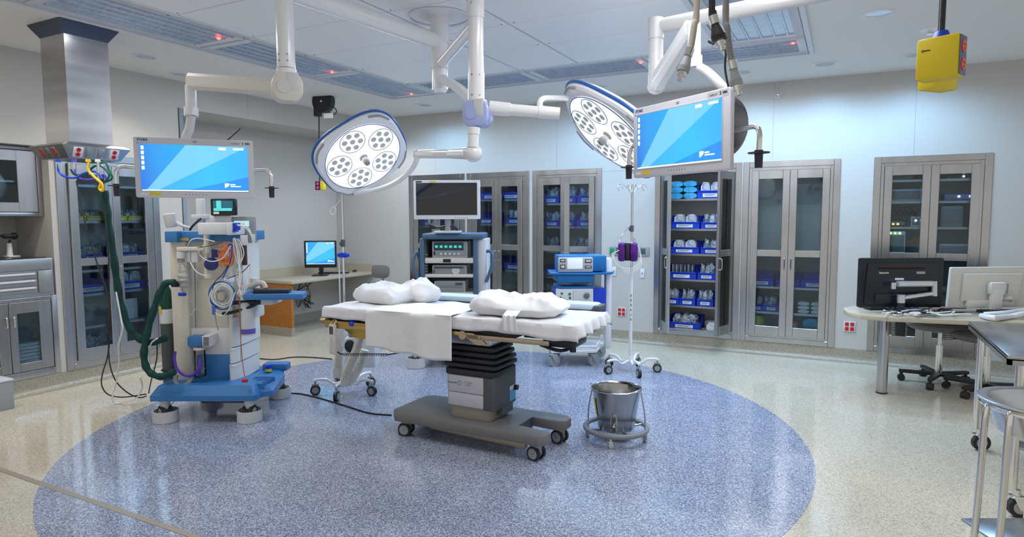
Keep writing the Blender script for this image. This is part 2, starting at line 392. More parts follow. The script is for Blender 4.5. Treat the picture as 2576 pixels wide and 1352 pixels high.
def troffer(x0, x1, y0, y1, label, redpos=None):
    t = thing('strip_light', label, 'ceiling light', ((x0 + x1) / 2, (y0 + y1) / 2, H), group='recessed strip lights around the ceiling panels')
    w, d = (x1 - x0) / 2, (y1 - y0) / 2; long_y = d > w
    f = .075
    m = MB(); zz = -.014
    m.box(-w + .01, w - .01, -d + .01, -d + f, zz, 0, b=.004); m.box(-w + .01, w - .01, d - f, d - .01, zz, 0, b=.004)
    m.box(-w + .01, -w + f, -d + f, d - f, zz, 0, b=.004); m.box(w - f, w - .01, -d + f, d - f, zz, 0, b=.004)
    for k in range(7):          # fine ribs on the frame
        q = .02 + k * .008
        if long_y: m.box(-w + q, -w + q + .003, -d + .02, d - .02, zz - .003, zz); m.box(w - q - .003, w - q, -d + .02, d - .02, zz - .003, zz)
        else: m.box(-w + .02, w - .02, -d + q, -d + q + .003, zz - .003, zz); m.box(-w + .02, w - .02, d - q - .003, d - q, zz - .003, zz)
    m.build('frame', frame_m, t)
    m = MB(); m.box(-w + f, w - f, -d + f, d - f, -.006, -.002)
    nn = 5
    for k in range(nn):
        if long_y: xx = -w + f + (k + .5) * 2 * (w - f) / nn; m.cyl((xx, -d + f, -.006), (xx, d - f, -.006), .012, n=8)
        else: yy = -d + f + (k + .5) * 2 * (d - f) / nn; m.cyl((-w + f, yy, -.006), (w - f, yy, -.006), .012, n=8)
    m.build('lens', lens if long_y else lensy, t)
    if redpos:
        m = MB(); m.ball((redpos[0] - (x0 + x1) / 2, redpos[1] - (y0 + y1) / 2, -.02), .014, (1, 1, .6), n=10); part_label(m.build('lamp_or_glint', redglint, t), 'small red glint shown as a glowing dot')
troffer(AX0, IX0 - .02, AY0, 2.30, 'long recessed strip light at upper left corner of the picture')
troffer(AX0, IX0 - .02, 2.31, 3.58, 'recessed strip light nearest the steel service column', (-4.34, 3.445))
troffer(AX0, IX0 - .02, 3.59, 4.85, 'recessed strip light above the left monitor arm', (-4.39, 4.728))
troffer(AX0, IX0 - .02, 4.86, AY1, 'blue tinted recessed strip light at the far left corner of the array', (-4.39, 5.985))
troffer(IX0 - .01, -2.79, IY1 + .02, AY1, 'blue tinted recessed strip light behind the central ceiling shaft')
troffer(-2.78, -1.64, IY1 + .02, AY1, 'recessed strip light behind the middle of the array, above the open lamp head', (-1.69, 5.752))
troffer(-1.63, AX1, IY1 + .02, AY1, 'recessed strip light at the far right corner of the array', (-.43, 5.699))
troffer(IX1 + .02, AX1, 4.19, IY1, 'meshed grey strip light at the right edge of the array above the hoses')
troffer(IX1 + .02, AX1, 2.9, 4.18, 'recessed strip light of the right edge nearest the camera')
def downlight(x, y, r, label, lit=False):
    t = thing('recessed_downlight', label, 'ceiling light', (x, y, H), group='round recessed downlights')
    m = MB(); m.lathe([(r, 0), (r, -.006), (r * .82, -.008), (r * .80, .0)], n=36); m.build('trim_ring', mat('downlight ring', (.75, .76, .78), .3), t)
    m = MB(); m.lathe([(r * .81, -.003), (r * .6, -.0015), (r * .01, -.001)], n=36); m.build('reflector', mat('downlight reflector', (.62, .66, .72), .15, .3), t)
for (px, py, l) in [(365, 142, 'round downlight right of the steel service column'), (2210, 33, 'large round downlight left of the hanging yellow boxes, nearest the camera'), (2075, 160, 'round downlight right of the corner of the ceiling array'),
                    (945, 276, 'small round downlight left of the pair above the lamp head'), (1068, 264, 'round downlight just left of the pole holding the open lamp head'), (1865, 181, 'round downlight behind the hanging grey hoses'),
                    (1505, 217, 'round downlight above the right lamp head'), (2308, 137, 'round downlight hidden partly behind the yellow boxes'), (455, 187, 'round downlight above the left monitor arm')]:
    p = onZ(px, py, H); downlight(p.x, p.y, .10, l)
p = onZ(2340, 75, H)
t = thing('sprinkler', 'small chrome sprinkler head in the ceiling behind the yellow boxes', 'sprinkler', p)
m = MB(); m.lathe([(.075, 0), (.07, -.006), (.02, -.01), (.001, -.01)], n=28); m.build('escutcheon', white, t)
m = MB(); m.cyl((0, 0, -.008), (0, 0, -.03), .012); m.cyl((0, 0, -.03), (0, 0, -.034), .026); m.build('sprinkler_head', chrome, t)
# ------------------------------------------------------------------ recessed steel cabinets
CABH = Z1 - Z0
def door_geo(w, z0, z1, mid, parent_name_mat):
    """door leaf in local coords: x 0..w, y 0..-.03 (front at -.03), two panes"""
    st = .068
    m = MB(); f = -.028
    m.box(0, st, f, 0, z0, z1, b=.003, seg=1); m.box(w - st, w, f, 0, z0, z1, b=.003, seg=1)
    m.box(st, w - st, f, 0, z1 - .09, z1, b=.003, seg=1); m.box(st, w - st, f, 0, z0, z0 + .10, b=.003, seg=1)
    m.box(st, w - st, f, 0, mid - .035, mid + .035, b=.003, seg=1)
    return m, st
def cabinet(label, W_, M, shelves, ang=(0, 0), depth=.42, z0=Z0, z1=Z1, mid=1.10, pane=True, back=None):
    """local: x along the wall 0..W_, y into the wall, z up"""
    t = thing('steel_cabinet', label, 'cabinet', M=M)
    fr = .062
    m = MB()
    m.box(0, fr, -.012, .03, z0, z1, b=.003, seg=1); m.box(W_ - fr, W_, -.012, .03, z0, z1, b=.003, seg=1)
    m.box(fr, W_ - fr, -.012, .03, z1 - fr, z1, b=.003, seg=1); m.box(fr, W_ - fr, -.012, .03, z0, z0 + .055, b=.003, seg=1)
    g = fr + .03
    m.box(fr, g, -.002, .04, z0 + .055, z1 - fr, b=.002, seg=1); m.box(W_ - g, W_ - fr, -.002, .04, z0 + .055, z1 - fr, b=.002, seg=1)
    m.box(g, W_ - g, -.002, .04, z1 - g, z1 - fr); m.box(g, W_ - g, -.002, .04, z0 + .055, z0 + .075)
    m.build('outer_frame', steel, t)
    m = MB(); a, b = g - .01, W_ - g + .01; c, d = z0 + .06, z1 - .075
    m.box(a, b, depth - .004, depth, c, d); m.box(a - .004, a, .03, depth, c, d); m.box(b, b + .004, .03, depth, c, d); m.box(a, b, .03, depth, c - .004, c); m.box(a, b, .03, depth, d, d + .004)
    m.build('carcass', mat('cabinet interior', (.52, .50, .46), .5, .2), t)
    for s in shelves:
        m = MB(); m.box(a + .002, b - .002, .05, depth - .006, s - .006, s + .001); m.box(a + .002, b - .002, .045, .055, s - .022, s + .001); m.build('shelf', dsteel, t)
    dw = (W_ - 2 * g - .004) / 2; dz0, dz1 = z0 + .078, z1 - g - .003
    for sgn, an in ((1, ang[0]), (-1, ang[1])):
        m, st = door_geo(dw, dz0, dz1, mid, None)
        if sgn < 0: pass
        o = m.build('door', steel, t)
        gl = MB(); gl.box(st - .004, dw - st + .004, -.017, -.012, dz0 + .096, mid - .03); gl.box(st - .004, dw - st + .004, -.017, -.012, mid + .03, dz1 - .086)
        gl.build('pane', glass, o)
        hx = dw - .03
        h = MB(); h.tube([(hx, -.03, mid - .17), (hx, -.055, mid - .165), (hx, -.055, mid - .06), (hx, -.03, mid - .055)], .005, n=8, sm=2); h.build('handle', chrome, o)
        if sgn > 0: o.location = (g + .001, -.001, 0); o.rotation_euler = (0, 0, -rad(an))
        else:
            o.location = (W_ - g - .001, -.001, 0); o.scale = (-1, 1, 1); o.rotation_euler = (0, 0, rad(an))
    return t
CN = ['steel glass-door cabinet at the left end of the back wall', 'steel glass-door cabinet behind the equipment tower', 'steel glass-door cabinet behind the blue console cart',
      'steel supply cabinet with both glass doors open', 'closed steel glass-door cabinet right of the open one', 'steel cabinet of computer equipment behind the black monitor']
SH = [[.55, .82, 1.08, 1.37, 1.70], [.5, .80, 1.08, 1.40, 1.72], [.45, .74, 1.06, 1.37, 1.66], [.472, .775, 1.068, 1.352, 1.692], [.46, .735, 1.09], [.45, .80, 1.10, 1.385, 1.635, 1.845]]
CAB = []
for i, (a, b) in enumerate(CW):
    ang = (62, 75) if i == 3 else ((0, 0) if i != 2 else (0, 14))
    CAB.append(cabinet(CN[i], b - a, Matrix.Translation((a, YB, 0)), SH[i], ang))
ML = Matrix.Translation((XL, 3.14, 0)) @ Matrix.Rotation(rad(90), 4, 'Z')
CAB.append(cabinet('steel glass-door supply cabinet in the left wall behind the green hose', .935, ML, [.5, .80, 1.02, 1.47, 1.80], (0, 0), depth=.38))
BINN = {}
def make_bin(w, d, h, col, label, M, group):
    key = (round(w, 3), round(d, 3), round(h, 3), col.name)
    if key in BINN: return dup(BINN[key], None, 0, label, group, M)
    t = thing('storage_bin', label, 'bin', group=group, M=M)
    th = .004; m = MB(); fl = h * .52
    pts = [(0, 0), (d, 0), (d, h), (d * .42, h), (d * .06, fl), (0, fl)]      # side profile in (y, z)
    RM = Matrix(((0, 0, 1, 0), (1, 0, 0, 0), (0, 1, 0, 0), (0, 0, 0, 1)))
    m.prism(pts, -w / 2, -w / 2 + th, M=RM); m.prism(pts, w / 2 - th, w / 2, M=RM)
    m.box(-w / 2, w / 2, 0, d, 0, th); m.box(-w / 2, w / 2, d - th, d, 0, h); m.box(-w / 2, w / 2, -.001, th, 0, fl)
    m.box(-w / 2, w / 2, -.012, .004, fl - .012, fl, b=.003); m.box(-w / 2 - .003, -w / 2 + .006, .42 * d, d, h - .012, h); m.box(w / 2 - .006, w / 2 + .003, .42 * d, d, h - .012, h)
    m.build('bin_body', col, t)
    m = MB(); m.box(-w * .28, w * .28, -.004, -.001, fl * .18, fl * .62); m.m(ink)
    m.box(-w * .22, w * .2, -.0045, -.004, fl * .46, fl * .52); m.box(-w * .22, w * .12, -.0045, -.004, fl * .32, fl * .37)
    m.build('bin_label', paper, t)
    BINN[key] = t; return t
def blob(w, d, h, mt, amp=.15, seed=0, name='supply_packet', parent=None):
    """a crumpled wrapped bundle"""
    rr = random.Random(seed); b2 = bmesh.new(); bmesh.ops.create_cube(b2, size=1)
    bmesh.ops.subdivide_edges(b2, edges=b2.edges[:], cuts=3, use_grid_fill=True)
    for v in b2.verts:
        c = v.co; k = 1 - .25 * (abs(c.x * 2) ** 4 * abs(c.z * 2) ** 4); c.x *= k; c.z *= k
        v.co = Vector((c.x * w * (1 + rr.uniform(-amp, amp)), c.y * d * (1 + rr.uniform(-amp, amp)), (c.z + .5) * h * (1 + rr.uniform(-amp * .5, amp * .5))))
    m = MB(); m._add(b2); return m.build(name, mt, parent, ang=28)
PK = {}
def packet(w, d, h, mt, M, label, group, seed=0, amp=.15, cat='packet', name='supply_packet'):
    key = (w, d, h, mt.name, seed)
    if key not in PK: o = blob(w, d, h, mt, amp, seed, name); PK[key] = o
    else: o = PK[key].copy(); COL.objects.link(o)
    o.matrix_world = M; tag(o, label, cat, group); return o
def PM(C, x, y, z, rz=0, tx=0): return C @ Matrix.Translation((x, y, z)) @ Matrix.Rotation(rz, 4, 'Z') @ Matrix.Rotation(tx, 4, 'X')
FL = Z0 + .062
def cabM(i): return Matrix.Translation((CW[i][0], YB, 0)) if i < 6 else ML
POS = ['leftmost', 'second-left', 'third-left', 'fourth-left']
seedc = [0]
def fill_bins(ci, shelfz, shelfname, cabname, specs, col=bblue, cn='blue'):
    """specs: (x centre, width, height, content kind or None)"""
    for k, (x, w, h, kind) in enumerate(specs):
        pos = ('only one' if len(specs) == 1 else POS[k] if k < len(specs) - 1 or len(specs) == 1 else 'rightmost')
        C = cabM(ci)
        make_bin(w, .26, h, col, f'{pos} {cn} bin, {shelfname}, {cabname}', PM(C, x, .075, shelfz + .002), f'{cn} bins in the {cabname}')
        if kind:
            n = {'cards': 6, 'boxes': 2, 'bags': 3}[kind]; g = f'supplies in the {pos} bin on the {shelfname} of the {cabname}'
            for q in range(n):
                seedc[0] += 1; xx = x + (q - (n - 1) / 2) * (w * .8 / n)
                if kind == 'cards': packet(.008, .14, h * 1.02, packc, PM(C, xx, .19, shelfz + .01, R.uniform(-.1, .1)), f'thin upright packets in the {pos} {cn} bin, {shelfname}, {cabname}', g, q % 2, .05)
                elif kind == 'boxes': packet(w * .36, .10, h * 1.05, packc, PM(C, xx, .15, shelfz + .01), f'white packet in the {pos} {cn} bin, {shelfname}, {cabname}', g, q, .04)
                else: packet(w * .26, .09, h * 1.1, [pack, packc, pack][q], PM(C, xx, .16 + .02 * (q % 2), shelfz + .01, R.uniform(-.3, .3), R.uniform(-.2, .2)), f'crumpled supply in the {pos} {cn} bin, {shelfname}, {cabname}', g, q, .22)
c = 'open cabinet'
fill_bins(3, SH[3][4], 'top shelf', c, [(.60, .28, .17, 'boxes'), (.79, .11, .17, 'bags')])
for i in range(3):
    for j in range(2):
        k = i * 2 + j
        packet(.145, .14, .065, packb, PM(cabM(3), .225 + j * .155 , .15, SH[3][4] + .002 + i * .068, R.uniform(-.05, .05)), f"blue wrapped bundle, {['bottom', 'middle', 'top'][i]} of the {['left', 'right'][j]} stack in the open cabinet", 'blue wrapped bundles in the open cabinet', k % 3, .06)
fill_bins(3, SH[3][3], 'second shelf', c, [(.325, .33, .15, 'boxes'), (.62, .22, .14, 'bags')])
fill_bins(3, SH[3][2], 'third shelf', c, [(.325, .33, .14, 'boxes'), (.63, .24, .14, 'bags')])
fill_bins(3, SH[3][1], 'fourth shelf', c, [(.30, .33, .15, 'cards'), (.58, .20, .15, 'bags'), (.76, .15, .14, 'bags')])
fill_bins(3, SH[3][0], 'fifth shelf', c, [(.20, .15, .15, 'bags'), (.37, .18, .15, 'bags'), (.57, .18, .15, 'bags'), (.76, .17, .15, 'bags')])
fill_bins(3, FL, 'bottom shelf', c, [(.34, .36, .14, 'bags')])
for q, (x, y) in enumerate(((.66, .12), (.73, .2), (.62, .24))): packet(.12, .12, .09, packw, PM(cabM(3), x, y, FL + .003, q), 'loose clear packet at the bottom of the open cabinet, right of the bin', 'loose packets at the bottom of the open cabinet', q, .2)
c = 'closed cabinet beside the open one'
fill_bins(4, SH[4][1], 'middle shelf', c, [(.21, .23, .15, None), (.47, .23, .15, None), (.715, .24, .15, None)])
fill_bins(4, SH[4][0], 'lower shelf', c, [(.17, .12, .13, 'bags'), (.31, .16, .13, 'bags')])
for q in range(6):
    packet(.11, .12, .038, packw, PM(cabM(4), .63 + (q % 2) * .13, .13, SH[4][0] + .002 + (q // 2) * .042), f"small white carton, {['bottom', 'middle', 'top'][q // 2]} of the {['left', 'right'][q % 2]} stack in the closed cabinet", 'white cartons in the closed cabinet', 0, .02, 'carton', 'carton')
def jar(M, r, h, body, lid, label):
    t = thing('jar', label, 'jar', M=M); m = MB(); m.lathe([(.001, 0), (r, 0), (r, h * .8), (r * .8, h * .86), (.001, h * .86)], n=20); m.build('body', body, t)
    m = MB(); m.lathe([(.001, h * .85), (r * .9, h * .85), (r * .9, h), (.001, h)], n=20); m.build('lid', lid, t); return t
jar(PM(cabM(4), .52, .14, FL + .002), .055, .17, packw, mat('orange lid', (.8, .25, .03), .4), 'white tub with an orange lid at the bottom of the closed cabinet')
jar(PM(cabM(4), .17, .14, FL + .002), .07, .2, mat('yellow green jug', (.55, .58, .06), .4), mat('lime lid', (.4, .5, .04), .4), 'yellow green jug at the bottom left of the closed cabinet')
jar(PM(cabM(4), .50, .14, SH[4][0] + .002), .035, .12, packw, packw, 'small white jar left of the cartons in the closed cabinet')
packet(.17, .15, .1, packb, PM(cabM(4), .72, .15, FL + .003), 'blue wrapped bundle, lower one beside the orange-lidded tub', 'blue bundles in the closed cabinet', 1, .08)
packet(.17, .15, .1, packb, PM(cabM(4), .72, .15, FL + .108), 'blue wrapped bundle, upper one beside the orange-lidded tub', 'blue bundles in the closed cabinet', 2, .08)
c = 'cabinet behind the console cart'
fill_bins(2, SH[2][4], 'top shelf', c, [(.22, .22, .17, 'bags'), (.45, .2, .17, 'bags'), (.70, .24, .17, 'bags')])
fill_bins(2, SH[2][3], 'second shelf', c, [(.23, .24, .15, 'bags'), (.45, .16, .15, 'bags'), (.70, .26, .15, 'bags')])
fill_bins(2, SH[2][2], 'third shelf', c, [(.22, .22, .14, 'bags'), (.68, .26, .14, 'bags')])
fill_bins(2, SH[2][1], 'fourth shelf', c, [(.24, .26, .15, None), (.68, .26, .15, None)])
fill_bins(2, SH[2][0], 'fifth shelf', c, [(.24, .26, .15, 'bags'), (.66, .26, .15, 'bags')])
c = 'cabinet behind the equipment tower'
fill_bins(1, SH[1][4] - .12 + .12, 'top shelf', c, [(.30, .26, .17, None), (.62, .33, .17, None)])
fill_bins(1, SH[1][3], 'second shelf', c, [(.25, .25, .16, None), (.66, .22, .16, 'bags')])
fill_bins(1, SH[1][1], 'fourth shelf', c, [(.28, .3, .17, None), (.66, .3, .17, None)])
c = 'leftmost back-wall cabinet'
fill_bins(0, SH[0][3], 'second shelf', c, [(.3, .3, .15, 'boxes')]); fill_bins(0, SH[0][1], 'fourth shelf', c, [(.25, .3, .15, None)])
c = 'left wall cabinet'
fill_bins(6, 1.47, 'yellow bin shelf', c, [(.2, .15, .085, 'bags'), (.36, .15, .085, 'bags'), (.58, .15, .085, 'bags'), (.74, .15, .085, 'bags')], yelb, 'yellow')
fill_bins(6, 1.02 + .08, 'shelf above the middle rail', c, [(.34, .3, .12, 'bags'), (.66, .28, .12, 'bags')])
fill_bins(6, .80, 'shelf below the middle rail', c, [(.30, .34, .16, None), (.66, .3, .16, 'boxes')])
fill_bins(6, FL, 'floor', c, [(.30, .34, .17, 'bags')])
m = MB(); m.box(-.09, .09, 0, .02, 0, .2, b=.004)
o = m.build('instrument_tray', packw); o.matrix_world = PM(ML, .66, .12, .5 + .003, .1); tag(o, 'white flat carton standing low in the left wall cabinet', 'carton')
# ---- computer equipment in the right-hand cabinet
C = cabM(5)
def device(x0, x1, y0, d, z, h, mt, label, name='electronic_unit', lights=(), cat='electronics', lbl=True):
    t = thing(name, label, cat, M=PM(C, (x0 + x1) / 2, y0, z + .002)); w = x1 - x0
    m = MB(); m.box(-w / 2, w / 2, 0, d, 0, h, b=.006); m.build('housing', mt, t)
    m = MB(); m.box(-w / 2 + .01, w / 2 - .01, -.003, .002, h * .15, h * .85, b=.001); m.build('front_panel', grey if mt != grey else dgrey, t)
    for (lx, lz, lc) in lights:
        q = MB(); q.ball((lx, -.006, lz), .009, (1, .6, 1), n=8); q.build('lamp_or_glint', lc, t)
    return t
ledb = mat('blue led', (.1, .2, 1), .4, emis=(.25, .4, 1), es=18); leda = mat('amber led', (1, .5, .05), .4, emis=(1, .45, .03), es=6); ledg = mat('green led', (.1, 1, .3), .4, emis=(.5, 1, .2), es=4); ledw = mat('white led', (1, 1, 1), .4, emis=(.6, .75, 1), es=10)
S5 = SH[5]
device(.14, .36, .1, .2, S5[5], .05, black, 'black flat box on the top left shelf of the equipment cabinet')
device(.62, .82, .1, .2, S5[5], .035, grey, 'grey flat recorder on the top right shelf of the equipment cabinet', lights=[(.03, .02, ledw)])
device(.12, .42, .09, .25, S5[4] - .0, .12, pale, 'pale grey receiver box on the second left shelf of the equipment cabinet')
device(.6, .84, .09, .25, S5[4] + .0, .07, bblue, 'dark box with two blue lamps on the right second shelf', lights=[(.0, .04, ledb), (.09, .04, ledb)])
device(.58, .76, .08, .25, S5[3], .2, lgrey, 'upright grey computer tower seen through the right pane, third shelf')
device(.34, .42, .1, .2, S5[3], .1, packw, 'small white box with a bright lamp on the third left shelf', lights=[(0, .06, ledw)])
device(.12, .30, .1, .2, S5[3], .06, black, 'black unit with amber lamp on the third left shelf', lights=[(-.02, .025, leda), (.02, .025, leda)])
device(.12, .30, .08, .25, S5[2], .24, packw, 'white computer tower with green lamps low in the equipment cabinet', lights=[(-.04, .22, ledg), (0, .22, ledg), (.04, .22, ledg)])
device(.58, .86, .07, .25, S5[2] - .0, .12, pale, 'pale printer seen through the right pane of the equipment cabinet', 'printer', cat='printer')
m = MB()
for q in range(7): m.tube([(.16 + .03 * q, .15, S5[3] + .2), (.2 + .03 * q, .08, S5[3] + .1 + .02 * (q % 3)), (.32 + .01 * q, .1, S5[3] + .14), (.4, .15, S5[3] + .05 * (q % 4) + .02)], .004, n=6)
o = m.build('cable_bundle', rubber); o.matrix_world = C; tag(o, 'tangle of dark cables inside the equipment cabinet', 'cables', kind='stuff')
m = MB()
for q in range(3): m.tube([(.34, .12, S5[2] + .12), (.38 + .02 * q, .07, S5[2] + .17), (.44, .09, S5[2] + .08 + .03 * q), (.46, .14, S5[2] + .02)], .004, n=6)
o = m.build('patch_cable', ora); o.matrix_world = C; tag(o, 'orange patch cables beside the white computer tower', 'cables', kind='stuff')
# ------------------------------------------------------------------ shared small parts
def caster(parent, x, y, r, w, mt=rubber, hub=lgrey, rz=0, fork=lgrey, top=None, name='caster'):
    """swivel caster: fork with one wheel as a sub-part; top = height where it meets the frame"""
    T = Matrix.Translation((x, y, 0)) @ Matrix.Rotation(rz, 4, 'Z'); top = top or r * 2.3
    m = MB(T); m.cyl((-.3 * r, 0, r * 1.9), (-.3 * r, 0, top), r * .34); m.box(-.85 * r, .4 * r, -w * .8, w * .8, r * 1.9, r * 2.12, b=r * .08)
    for s_ in (-1, 1): m.prism([(-.7 * r, r * 2.0), (.45 * r, r * 2.0), (.28 * r, r * .8), (-.12 * r, r * .8)], -.15 * w, .15 * w, M=Matrix.Translation((0, s_ * w * .68, 0)) @ Matrix.Rotation(rad(90), 4, 'X'))
    f = m.build(name, fork, parent)
    m = MB(T); m.m(mt); m.cyl((0, -w / 2, r), (0, w / 2, r), r, n=24); m.m(hub); m.cyl((0, -w * .53, r), (0, w * .53, r), r * .62, n=20)
    m.build('wheel', None, f); return f
def twin(parent, x, y, r, rz=0):
    T = Matrix.Translation((x, y, 0)) @ Matrix.Rotation(rz, 4, 'Z')
    m = MB(T); m.cyl((0, 0, r * .9), (0, 0, r * 2.35), r * .75, r * .8, n=20); m.box(-r * .75, r * .75, -r * .35, r * .35, r * .7, r * 2.0, b=r * .3)
    f = m.build('caster', lgrey, parent)
    for s_ in (-1, 1):
        m = MB(T); m.m(rubber); m.cyl((0, s_ * r * .42, r), (0, s_ * r * .85, r), r, n=28); m.m(lgrey); m.cyl((0, s_ * r * .40, r), (0, s_ * r * .9, r), r * .72, n=24); m.m(dgrey); m.cyl((0, s_ * r * .9, r), (0, s_ * r * .905, r), r * .1, n=8)
        m.build('wheel', None, f)
    m = MB(T); m.cyl((r * -.9, 0, .012), (r * -.9, 0, r * 1.6), .009); m.cyl((r * -.9, 0, 0), (r * -.9, 0, .014), .02); m.build('brake_foot', dgrey, f)
    return f

# ------------------------------------------------------------------ operating table
t = thing('operating_table', 'operating table on a grey pedestal base, centre of the blue floor circle', 'operating table', (-2.17, 3.65, 0))
tabg = mat('table base grey', (.175, .17, .17), .42, bump=.03, bscale=500); tabs = mat('table shroud silver', (.56, .55, .60), .36, .1)
out = [(-.52, -.235), (.36, -.235), (.56, -.24), (.60, -.20), (.60, -.13), (.555, -.11), (.36, -.085), (.36, .10), (.54, .085), (.60, .12), (.60, .20), (.56, .24), (-.30, .245), (-.50, .25), (-.57, .20), (-.57, -.18)]
m = MB(); m.prism(out, .105, .172, b=.012); m.build('base', tabg, t)
m = MB(); m.prism([(-.3, -.14), (.45, -.19), (.45, -.15), (.1, .15), (-.3, .15)], .06, .106, b=.005); part_label(m.build('underside_pan', bronze, t), 'tan pan under the base')
m = MB(); m.box(.358, .366, -.085, .10, .10, .17); m.build('notch_vent', dgrey, t)
for x, y, a in ((-.47, -.17, 10), (.52, -.17, -12), (.53, .17, -12), (-.47, .17, 10)): twin(t, x, y, .046, rad(a))
m = MB(); m.prism(rrect(.31, .27, .03, cx=.02, cy=-.0), .172, .262, b=.004); part_label(m.build('pedestal_foot', mat('pedestal tan', (.30, .28, .235), .4), t), 'narrow tan foot of the column')
m = MB(); m.prism(rrect(.37, .30, .035, cx=.03, cy=0), .255, .345, b=.006); m.prism(rrect(.372, .302, .035, cx=.03, cy=0), .348, .462, b=.004); o = m.build('column_cover', tabs, t)
m = MB(); m.prism(rrect(.1, .304, .02, cx=.17, cy=0), .25, .47, b=.003); m.box(.14, .218, -.05, .1, .2, .3); m.build('column_side_panel', dgrey, t)
m = MB(); m.box(.217, .221, .05, .13, .27, .34); m.m(paper); m.box(.217, .2212, .05, .13, .342, .37)
m.build('service_label', mat('light blue label', (.1, .42, .7), .5), o)
m = MB(); m.cyl((.21, .12, .35), (.245, .12, .35), .018); m.build('side_knob', black, t)
m = MB(); m.torus((-.045, -.1525, .412), .013, .0035, n=20, m=6, M=Matrix.Rotation(rad(90), 4, 'X')); part_label(m.build('emblem', mat('pale blue ink', (.2, .42, .62), .5), o), 'round pale blue emblem')
text('lettering', 'Trumpf', .020, inky, o, tmat(.02, -.1525, .42), sx_=.95); text('lettering', 'Medical', .013, mat('blue grey ink', (.25, .4, .55), .6), o, tmat(.018, -.1525, .403))
text('lettering', 'TruSystem 7500', .011, ink, o, tmat(-.105, -.1525, .409), sx_=1.0)
m = MB()
m.prism(rrect(.385, .315, .035, cx=.03), .462, .505, b=.008)
z = .505
for k, (w, d, hh_) in enumerate(((.335, .265, .014), (.400, .325, .026), (.335, .265, .014), (.392, .318, .026), (.33, .26, .014), (.375, .30, .026), (.325, .255, .014), (.36, .285, .026))):
    m.prism(rrect(w, d, .03, cx=.03), z, z + hh_, b=.007); z += hh_ - .001
m.build('bellows', mat('bellows rubber', (.022, .024, .028), .5), t)
m = MB(); m.prism(rrect(.31, .25, .02, cx=.02), .665, .735, b=.004); m.box(-.19, -.1, -.1, .1, .68, .75, b=.01); m.build('head_housing', mat('brushed housing', (.55, .54, .52), .3, .9), t)
# top frame and side rails
T2 = Matrix.Translation((-.01, .07, 0)) @ Matrix.Rotation(rad(2), 4, 'Z')
m = MB(T2); 
m.box(-1.12, -.25, -.24, .24, .745, .775, b=.004); m.box(-.22, .38, -.25, .25, .745, .775, b=.004); m.box(.42, .76, -.22, .22, .75, .778, b=.004)
m.build('top_frame', mat('dark table frame', (.05, .045, .04), .45, .3), t)
for s_ in (-1, 1):
    m = MB(T2); y = s_ * .295
    m.box(-1.08, .02, y - .006, y + .006, .742, .768, b=.003)
    for x in (-1.0, -.7, -.4, -.1): m.cyl((x, y - s_ * .04, .755), (x, y + s_ * .009, .755), .009, n=10)
    part_label(m.build('side_rail', gold, t), 'brass toned accessory rail')
    m = MB(T2); m.box(.06, .62, y - .006, y + .006, .726, .756, b=.003); m.cyl((.03, y + s_ * .012, .748), (.03, y - s_ * .03, .748), .028, n=20)
    m.prism([(.0, .765), (.1, .765), (.16, .74), (.2, .70), (.14, .69), (.06, .73)], -.006, .006, M=Matrix.Translation((0, y, 0)) @ Matrix.Rotation(rad(90), 4, 'X'))
    for x in (.15, .3, .45, .58): m.cyl((x, y, .741), (x, y + s_ * .008, .741), .008, n=10)
    part_label(m.build('side_rail', bronze, t), 'warm grey leg section rail')
m = MB(T2)
m.box(-1.1, -.62, -.30, -.27, .715, .76, b=.006); m.prism([(-.98, .76), (-.75, .76), (-.70, .70), (-.78, .64), (-.9, .64), (-1.0, .70)], -.02, .02, M=Matrix.Translation((0, -.2, 0)) @ Matrix.Rotation(rad(90), 4, 'X')); m.cyl((-1.16, -.27, .757), (-1.06, -.27, .757), .018, .022)
m.box(-.8, -.5, -.18, -.1, .66, .74, b=.01)
part_label(m.build('head_clamp', gold, t), 'brass coloured clamp work under the head end')
m = MB(T2); m.ball((-.86, -.285, .757), .03, (1.2, .8, .8)); part_label(m.build('clamp_knob', bblue, t), 'blue clamp knob')
m = MB(T2); m.box(.5, .72, -.12, .12, .68, .75, b=.02); m.cyl((.7, -.1, .66), (.7, -.1, .75), .02); m.tube([(.5, -.15, .70), (.62, -.1, .66), (.7, 0, .69)], .012); m.build('actuator', black, t)
# mattress with the fitted sheet
m = MB(T2); m.prism(rrect(1.89, .56, .05, cx=-.16), .777, .855, b=.02); m.build('mattress', dgrey, t)
def clothsurf(T, x0, x1, y0, y1, z, drop, drop_far, seed, nx=110, lift=.0, hemf=None, rc=.03):
    rr = random.Random(seed); ph = [rr.uniform(0, 6) for _ in range(8)]
    wy = y1 - y0
    def f(u, v):
        X = x0 + (x1 - x0) * u
        L = drop + wy + drop_far; sv = v * L
        endd = min(u, 1 - u) * (x1 - x0); er = .05
        if sv < drop: Y = y0; Z = z - (drop - sv)
        elif sv < drop + wy: Y = y0 + sv - drop; Z = z
        else: Y = y1; Z = z - (sv - drop - wy)
        dd = max(0, min(1, (z - Z) / .09))
        wv = math.sin(X * 23 + ph[0]) * .5 + math.sin(X * 41 + ph[1] + Z * 20) * .3 + math.sin(X * 71 + ph[2] - Z * 30) * .2
        sgn = -1 if Y == y0 else (1 if Y == y1 else 0)
        Y += sgn * (.010 + .007 * wv) * dd
        if hemf and sgn < 0 and v == 0: Z += hemf(u)
        elif hemf and sgn < 0: Z += hemf(u) * (1 - sv / max(drop, 1e-6))
        if sgn == 0: Z += .0035 * math.sin(X * 9 + ph[3] + Y * 7) * math.sin(Y * 15 + ph[4]) + .0025 * math.sin(X * 31 + Y * 23 + ph[5])
        # round edge
        return Vector((X, Y, Z + lift))
    return f
